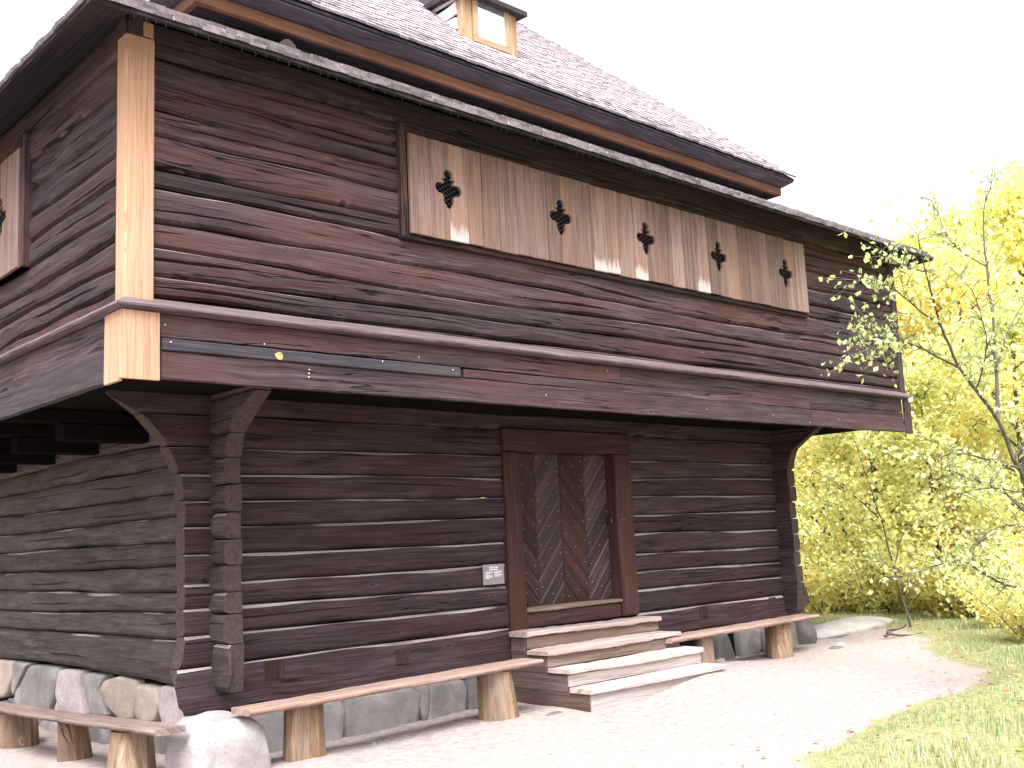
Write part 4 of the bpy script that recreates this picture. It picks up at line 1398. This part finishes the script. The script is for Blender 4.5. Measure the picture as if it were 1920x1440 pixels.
TREES = [(0, 1560, 24, .3, .82, 'yellow tree directly behind the far end of the house, lower crown showing under the overhang'),
         (1, 1640, 28, 1.3, .8, 'tall yellow green tree standing behind the right end of the overhang'),
         (2, 1700, 22.5, 2.2, .85, 'small golden tree just right of the box corner'),
         (0, 1760, 27, 4.0, 1.0, 'broad bright yellow tree in the middle of the row beyond the path'),
         (3, 1630, 20.5, 5.1, .72, 'low green bushy tree in front of the row, by the far rock ledge'),
         (1, 1850, 29, .9, .93, 'tallest yellow green tree, its crown highest against the sky at the right'),
         (2, 1830, 21.5, 3.3, .9, 'golden yellow tree behind the branches of the near young tree'),
         (0, 1930, 25, 2.7, 1.0, 'yellow tree cut off by the right edge of the picture'),
         (3, 1900, 19, 1.9, .75, 'green bushy tree low at the right edge above the grass'),
         (1, 2040, 27, 5.5, .95, 'yellow green tree standing outside the right side of the view'),
         (0, 1520, 31, 5.9, .95, 'distant yellow tree showing in the gap below the box near the house wall'),
         (3, 1740, 19.5, .4, .62, 'small green tree in the middle behind the grassy edge'),
         (1, 1730, 36, 3.9, 1.0, 'distant pale yellow green tree behind all the others'),
         (2, 1960, 33, 4.4, 1.25, 'distant golden tree behind the right edge trees')]
for k, x, y, rot, sc_, lab in ((2, 14.6, 9.5, 1.1, .9, 'golden tree on the slope behind the house, mostly hidden by its log corner'),
                               (1, 17.5, 12.5, 2.4, .85, 'tall yellow green tree behind the house, hidden by the lower wall'),
                               (0, 12.8, 14.0, 3.3, .9, 'yellow tree behind the middle of the house'),
                               (3, 16.0, 7.6, .2, .75, 'bushy green tree peeping past the far log corner'),
                               (0, 21.0, 17.0, 4.6, 1.0, 'big yellow tree far behind the house on the slope')):
    tree(k, x, y, rot, sc_, lab)
for k, px_, ds, rot, sc_, lab in TREES:
    x, y = polar(px_, ds)
    tree(k, x, y, rot, sc_, lab)
# the wood far beyond reads as one mass
rw = np.random.RandomState(55)
nw = 26000
th_ = rw.uniform(-.75, 2.0, nw // 40)                      # clump centres round the far side
rr_ = rw.uniform(62, 95, nw // 40)
cxw, cyw = 5 + rr_ * np.cos(th_), 0 + rr_ * np.sin(th_)
hw = rw.uniform(2.5, 6.0, nw // 40)
ci = rw.randint(0, nw // 40, nw)
PW = np.stack([cxw[ci] + rw.normal(0, 2.0, nw), cyw[ci] + rw.normal(0, 2.0, nw), -4.6 + hw[ci] * rw.beta(2, 1.4, nw) * 1.25 + .3], 1)
tag(obj('distant_wood', leaves_np(PW, .75, M['leaf_g'], .55, .25, 'distant_wood', 0, 55)), 'pale yellow green wood closing the view far beyond the trees', 'wood', kind='stuff')
# shrubs along the slope
shr = []
for sd_, H, spr, nl, mt, tm in ((31, 2.0, 1.1, 2300, 'leaf_g', .6), (32, 1.6, 1.0, 2000, 'leaf_y', .5), (33, 2.6, 1.2, 2400, 'leaf_g', .5)):
    r = random.Random(sd_)
    br = []; segs = []
    for k in range(16):
        az = r.uniform(0, 6.3); ln = r.uniform(.5, 1) * H
        dr = Vector((math.cos(az) * .45, math.sin(az) * .45, 1)).normalized()
        p = Vector((math.cos(az) * .1, math.sin(az) * .1, 0)); pts = [p]
        for j in range(5):
            dr = (dr + Vector((r.uniform(-.2, .2) + math.cos(az) * .08, r.uniform(-.2, .2) + math.sin(az) * .08, -.02))).normalized()
            pts.append(pts[-1] + dr * ln / 5)
        br.append((pts, [.012, .010, .008, .006, .005, .003]))
        for j in range(1, 5):
            segs.append((pts[j], pts[j + 1]))
            for q in range(2):
                e = pts[j] + Vector((r.uniform(-1, 1), r.uniform(-1, 1), r.uniform(-.2, .6))) * spr * .3
                br.append(([pts[j], pts[j].lerp(e, .5) + Vector((0, 0, .03)), e], [.005, .004, .002])); segs.append((pts[j], e))
    rs_ = np.random.RandomState(sd_)
    sg_ = np.array([[list(a), list(b)] for a, b in segs])
    ch = rs_.randint(0, len(sg_), nl); f = rs_.uniform(0, 1, (nl, 1))
    P = sg_[ch, 0] * (1 - f) + sg_[ch, 1] * f + rs_.normal(0, .09, (nl, 3))
    shr.append((tube_mesh(br, M['bark'], 4), leaves_np(P, .085, M[mt], tm, .22, seed=sd_)))
SHR = [(0, 1520, 18.5, 1., 'yellow green shrub right beside the far corner of the house'), (1, 1565, 19.5, 1.1, 'second shrub from the house, leaves yellower than its neighbours'),
       (2, 1610, 18.2, .9, 'tall loose pale green shrub left of the thin leaning sapling'), (1, 1665, 18.8, .9, 'low yellow shrub directly behind the thin leaning sapling'),
       (0, 1705, 17.6, .9, 'yellow green shrub just right of the thin leaning sapling'), (1, 1755, 17.0, 1., 'bright yellow shrub above the point where the path meets the grass'),
       (2, 1800, 17.5, .9, 'pale green shrub behind the tall grass tufts'), (1, 1850, 15.8, .8, 'yellow shrub at the top of the right grass bank'),
       (0, 1890, 14.5, .7, 'leafy green shrub low at the right edge of the bank'), (2, 1960, 14.0, .8, 'pale shrub beyond the right edge of the bank'),
       (0, 1590, 21, 1.4, 'tall yellow green shrub farther back in the gap under the overhang'), (2, 1500, 21, 1.3, 'pale shrub half hidden behind the log corner'),
       (1, 1900, 17.5, 1.3, 'broad yellow shrub behind the near young tree trunk')]
for i, (k, px_, ds, sc_, lab) in enumerate(SHR):
    x, y = polar(px_, ds + (1.7 if px_ < 1800 else .8))
    t_ = empty('shrub', (x, y, gz1(x, y) - .05), lab, 'shrub', 'shrubs along the edge of the slope')
    t_.rotation_euler = (0, 0, i * 1.9); t_.scale = (sc_,) * 3
    obj('stems', shr[k][0], t_); obj('foliage', shr[k][1], t_)

# --- near young tree: limbs given in the plane of the tree with depth of their own
def at(px, py, depth):
    D_ = fw + rt * ((px - 960) / FPX) - up * ((py - 720) / FPX)
    return CAM + D_ * depth
def limb(pts, r0_, r1_):
    """smooth a list of points"""
    P = [Vector(p) for p in pts]
    out = []
    for i in range(len(P) - 1):
        p0, p1, p2, p3 = P[max(i - 1, 0)], P[i], P[i + 1], P[min(i + 2, len(P) - 1)]
        for q in range(4):
            t_ = q / 4
            out.append(.5 * ((2 * p1) + (p2 - p0) * t_ + (2 * p0 - 5 * p1 + 4 * p2 - p3) * t_ ** 2 + (3 * p1 - p0 - 3 * p2 + p3) * t_ ** 3))
    out.append(P[-1])
    n = len(out)
    rg = random.Random(n)
    out = [o + Vector((rg.uniform(-1, 1), rg.uniform(-1, 1), rg.uniform(-1, 1))) * .006 for o in out]
    return out, [r0_ + (r1_ - r0_) * i / (n - 1) for i in range(n)]
yb_ = at(2010, 1330, 10.3)
nt = empty('young_tree', (yb_.x, yb_.y, gz1(yb_.x, yb_.y)), 'near slender young tree leaning in from the right across the house corner', 'tree')
base = Vector((yb_.x, yb_.y, gz1(yb_.x, yb_.y) - .05))
TRK = limb([base, at(1985, 1150, 10.3), at(1945, 950, 10.3), at(1900, 860, 10.25), at(1872, 790, 10.2), at(1800, 690, 10.1), at(1765, 610, 10.0), at(1735, 510, 9.9), at(1720, 440, 9.8)], .032, .005)
L_ = []
def fork(*a): L_.append(limb(*a))
fork([at(1872, 790, 10.2), at(1868, 700, 10.4), at(1862, 600, 10.6), at(1850, 500, 10.8), at(1845, 400, 11.), at(1865, 330, 11.1)], .022, .004)
fork([at(1868, 690, 10.4), at(1890, 620, 10.6), at(1925, 560, 10.8)], .012, .004)
fork([at(1800, 690, 10.1), at(1740, 660, 9.9), at(1690, 640, 9.7), at(1640, 648, 9.6), at(1612, 662, 9.5)], .012, .003)
fork([at(1765, 610, 10.0), at(1715, 575, 9.9), at(1680, 545, 9.8), at(1640, 530, 9.7), at(1603, 525, 9.7)], .010, .003)
fork([at(1735, 510, 9.9), at(1700, 500, 9.8), at(1672, 485, 9.8), at(1655, 470, 9.8)], .008, .003)
fork([at(1690, 600, 9.8), at(1676, 585, 9.7), at(1675, 620, 9.6), at(1672, 680, 9.6)], .006, .002)
fork([at(1700, 645, 9.7), at(1670, 635, 9.6), at(1640, 620, 9.6), at(1625, 615, 9.6)], .006, .002)
fork([at(1920, 880, 10.3), at(1860, 865, 9.9), at(1800, 850, 9.6), at(1745, 862, 9.4)], .014, .004)
fork([at(1960, 1000, 10.3), at(1890, 930, 10.6), at(1840, 905, 10.9), at(1780, 880, 11.2)], .014, .004)
fork([at(1980, 1120, 10.3), at(1900, 1100, 9.9), at(1860, 1085, 9.7), at(1810, 1055, 9.5), at(1760, 1060, 9.4), at(1700, 1080, 9.3)], .016, .004)
fork([at(1960, 1000, 10.3), at(1900, 985, 10.1), at(1850, 1000, 10.), at(1825, 1030, 9.9), at(1800, 1060, 9.9)], .010, .003)
fork([at(1940, 930, 10.3), at(1860, 915, 9.9), at(1800, 925, 9.7)], .009, .003)
fork([at(1850, 500, 10.8), at(1800, 470, 10.8), at(1770, 430, 10.8), at(1755, 380, 10.9)], .008, .003)
fork([at(1830, 730, 10.15), at(1850, 650, 9.9), at(1830, 560, 9.8), at(1800, 520, 9.7)], .009, .003)
fork([at(1900, 860, 10.25), at(1935, 800, 10.3), at(1960, 700, 10.4)], .016, .006)
twigs = []
rg = random.Random(91)
anchor = []
for pts, rads in L_ + [(TRK[0][14:], TRK[1][14:])]:
    n = len(pts)
    for k in range(int(n * 2.6)):
        i = rg.randrange(max(1, n // 5), n)
        dr = (pts[min(i + 1, n - 1)] - pts[max(i - 1, 0)]).normalized()
        d_ = (dr * .5 + Vector((rg.uniform(-1, 1), rg.uniform(-1, 1), rg.uniform(-.6, .8)))).normalized()
        ln = rg.uniform(.12, .42)
        p2 = [pts[i]]
        for j in range(3):
            d_ = (d_ + Vector((rg.uniform(-.3, .3), rg.uniform(-.3, .3), rg.uniform(-.25, .2)))).normalized()
            p2.append(p2[-1] + d_ * ln / 3)
        twigs.append((p2, [.0038, .003, .0025, .0018]))
        for q in range(rg.randint(2, 5)):
            anchor.append(p2[rg.randint(1, 3)] + Vector((rg.uniform(-.02, .02), rg.uniform(-.02, .02), rg.uniform(-.02, .02))))
    anchor += [pts[-1], pts[-1]]
inv = lambda seq: [(([p - nt.location for p in ps]), rs__) for ps, rs__ in seq]
obj('trunk', tube_mesh(inv([TRK]), M['bark'], 8), nt)
obj('branches', tube_mesh(inv(L_ + twigs), M['bark'], 5), nt)
obj('foliage', leaves_np(np.array([list(p - nt.location) for p in anchor]), 0.054, M['leaf_n'], .55, .22, seed=4, droop=.9), nt)
# --- thin sapling by the ledge
sx_, sy_ = polar(1668, 17.3)
sp_ = empty('sapling', (sx_, sy_, gz1(sx_, sy_)), 'thin bare stemmed sapling leaning left beyond the rock ledge', 'tree')
q = [Vector((0, 0, 0)), Vector((-.05, .06, .4)), Vector((-.12, .12, .9)), Vector((-.2, .2, 1.6)), Vector((-.35, .3, 2.3)), Vector((-.45, .42, 3.0))]
S1 = limb(q, .020, .004)
S2 = [limb([q[2], q[2] + Vector((.2, -.1, .5)), q[2] + Vector((.45, -.25, .8))], .012, .004), limb([q[3], q[3] + Vector((-.3, .25, .4)), q[3] + Vector((-.6, .5, .6))], .012, .004),
      limb([q[4], q[4] + Vector((.25, -.2, .5))], .008, .003)]
obj('trunk', tube_mesh([S1], M['bark'], 6), sp_)
obj('branches', tube_mesh(S2, M['bark'], 4), sp_)
pp = []
for pts, _ in S2 + [(S1[0][12:], 0)]:
    for p in pts:
        for k in range(7):
            pp.append(list(p + Vector((rg.gauss(0, .12), rg.gauss(0, .12), rg.gauss(0, .1)))))
obj('foliage', leaves_np(np.array(pp), .09, M['leaf_y'], .45, .2, seed=77), sp_)

# --- grass and litter
def grass(n, x0, x1, y0, y1, seed, hmu, name, dens_edge=0.0):
    r = np.random.RandomState(seed)
    X = r.uniform(x0, x1, n); Y = r.uniform(y0, y1, n)
    sd_ = sdist(X, Y, PATH) + .16 * vnoise(X, Y)
    keep = (sd_ > r.uniform(-.12, .22, n))
    clump = .5 + .5 * np.sin(3.1 * X + 2 * np.sin(2.3 * Y)) * np.sin(2.7 * Y + 1.7 * np.sin(1.9 * X))
    keep &= r.uniform(0, 1, n) < .35 + .65 * clump
    X, Y, sd_, clump = X[keep], Y[keep], sd_[keep], clump[keep]
    n = len(X)
    Z = gz(X, Y) + np.where(sd_ > 0, np.minimum(sd_ * .12, .05), 0) - .01
    h = hmu * (.4 + clump * .7) * r.uniform(.5, 1.5, n) * np.clip(.45 + sd_ * .8, .35, 1)
    az = r.uniform(0, 6.28, n); ln = r.uniform(.15, .75, n)
    wd = r.uniform(.0016, .0036, n)
    P = np.stack([X, Y, Z], 1)
    side = np.stack([-np.sin(az), np.cos(az), 0 * az], 1) * wd[:, None]
    fwd = np.stack([np.cos(az), np.sin(az), 0 * az], 1)
    V = np.empty((n, 5, 3))
    V[:, 0] = P - side; V[:, 1] = P + side
    mid = P + fwd * (h * ln * .3)[:, None] + np.stack([0 * h, 0 * h, h * .6], 1)
    V[:, 2] = mid + side * .8; V[:, 3] = mid - side * .8
    V[:, 4] = P + fwd * (h * ln)[:, None] + np.stack([0 * h, 0 * h, h * (1 - .25 * ln)], 1)
    i = np.arange(n) * 5
    F = np.concatenate([np.stack([i, i + 1, i + 2], 1), np.stack([i, i + 2, i + 3], 1), np.stack([i + 3, i + 2, i + 4], 1)])
    me = bpy.data.meshes.new(name)
    me.vertices.add(n * 5); me.vertices.foreach_set('co', V.ravel())
    nf = len(F)
    me.loops.add(nf * 3); me.polygons.add(nf)
    me.loops.foreach_set('vertex_index', F.ravel().astype(np.int32))
    me.polygons.foreach_set('loop_start', np.arange(nf, dtype=np.int32) * 3)
    tone = np.clip(r.normal(.45, .25, n) + .15 * np.sin(1.3 * X + Y), 0, 1)
    a = me.attributes.new('tone', 'FLOAT', 'FACE')
    a.data.foreach_set('value', np.concatenate([tone] * 3).astype(np.float32))
    me.materials.append(M['grass'])
    me.update(); me.validate()
    return tag(obj(name, me), 'short yellowing grass growing along the edges of the gravel path', 'grass', kind='stuff')
grass(230000, 2.4, 17.5, -6.5, 6.5, 3, .085, 'grass')
def litter(n, x0, x1, y0, y1, seed):
    r = np.random.RandomState(seed)
    X = r.uniform(x0, x1, n); Y = r.uniform(y0, y1, n)
    s = sdist(X, Y, PATH)
    keep = r.uniform(0, 1, n) < np.where(s > -.15, 1, np.exp(s * 2.2) * .35 + .008)
    keep &= ~((X > 1.2) & (Y > 1.2) & (X < 10.2))
    keep &= ~((X > 4.65) & (X < 6.9) & (Y > .12))
    X, Y, s = X[keep], Y[keep], s[keep]
    Z = gz(X, Y) + np.where(s > 0, .05, .008)
    me = leaves_np(np.stack([X, Y, Z], 1), .06, M['litter'], .4, .35, 'leaf_litter', 0, seed)
    # lie flat
    co = np.empty(len(me.vertices) * 3); me.vertices.foreach_get('co', co); co = co.reshape(-1, 4, 3)
    co[:, :, 2] = co[:, :1, 2] + (co[:, :, 2] - co[:, :1, 2]) * .25
    co[:, :, 2] += np.maximum(0, .004 - (co[:, :, 2].min(1) - Z))[:, None]
    me.vertices.foreach_set('co', co.ravel()); me.update()
    return tag(obj('leaf_litter', me), 'scattered yellow and brown fallen leaves on the grass and path edge', 'leaf litter', kind='stuff')
litter(2600, 1.5, 15, -6, 4, 8)
r = np.random.RandomState(21)
n = 420
X = r.uniform(-1.5, 12, n); Y = r.uniform(-5, 1.2, n)
ok = ~((X > 4.6) & (X < 6.9) & (Y > .1)) & (sdist(X, Y, PATH) < 0)
st = Stuff()
bm = bmesh.new(); bmesh.ops.create_icosphere(bm, subdivisions=1, radius=1)
bv = [tuple(v.co) for v in bm.verts]; bf = [tuple(v.index for v in f.verts) for f in bm.faces]; bm.free()
for x, y in zip(X[ok], Y[ok]):
    s_ = rnd.uniform(.006, .02)
    st.add(bv, bf, Matrix.Translation((x, y, gz1(x, y) + s_ * .2)) @ Matrix.Rotation(rnd.uniform(0, 6), 4, 'Z') @ Matrix.Diagonal((s_ * rnd.uniform(.8, 1.6), s_, s_ * .6, 1)))
me = st.build(M['rock']); me.name = 'pebbles'
tag(obj('pebbles', me), 'loose small pebbles strewn over the gravel path', 'pebbles', kind='stuff')
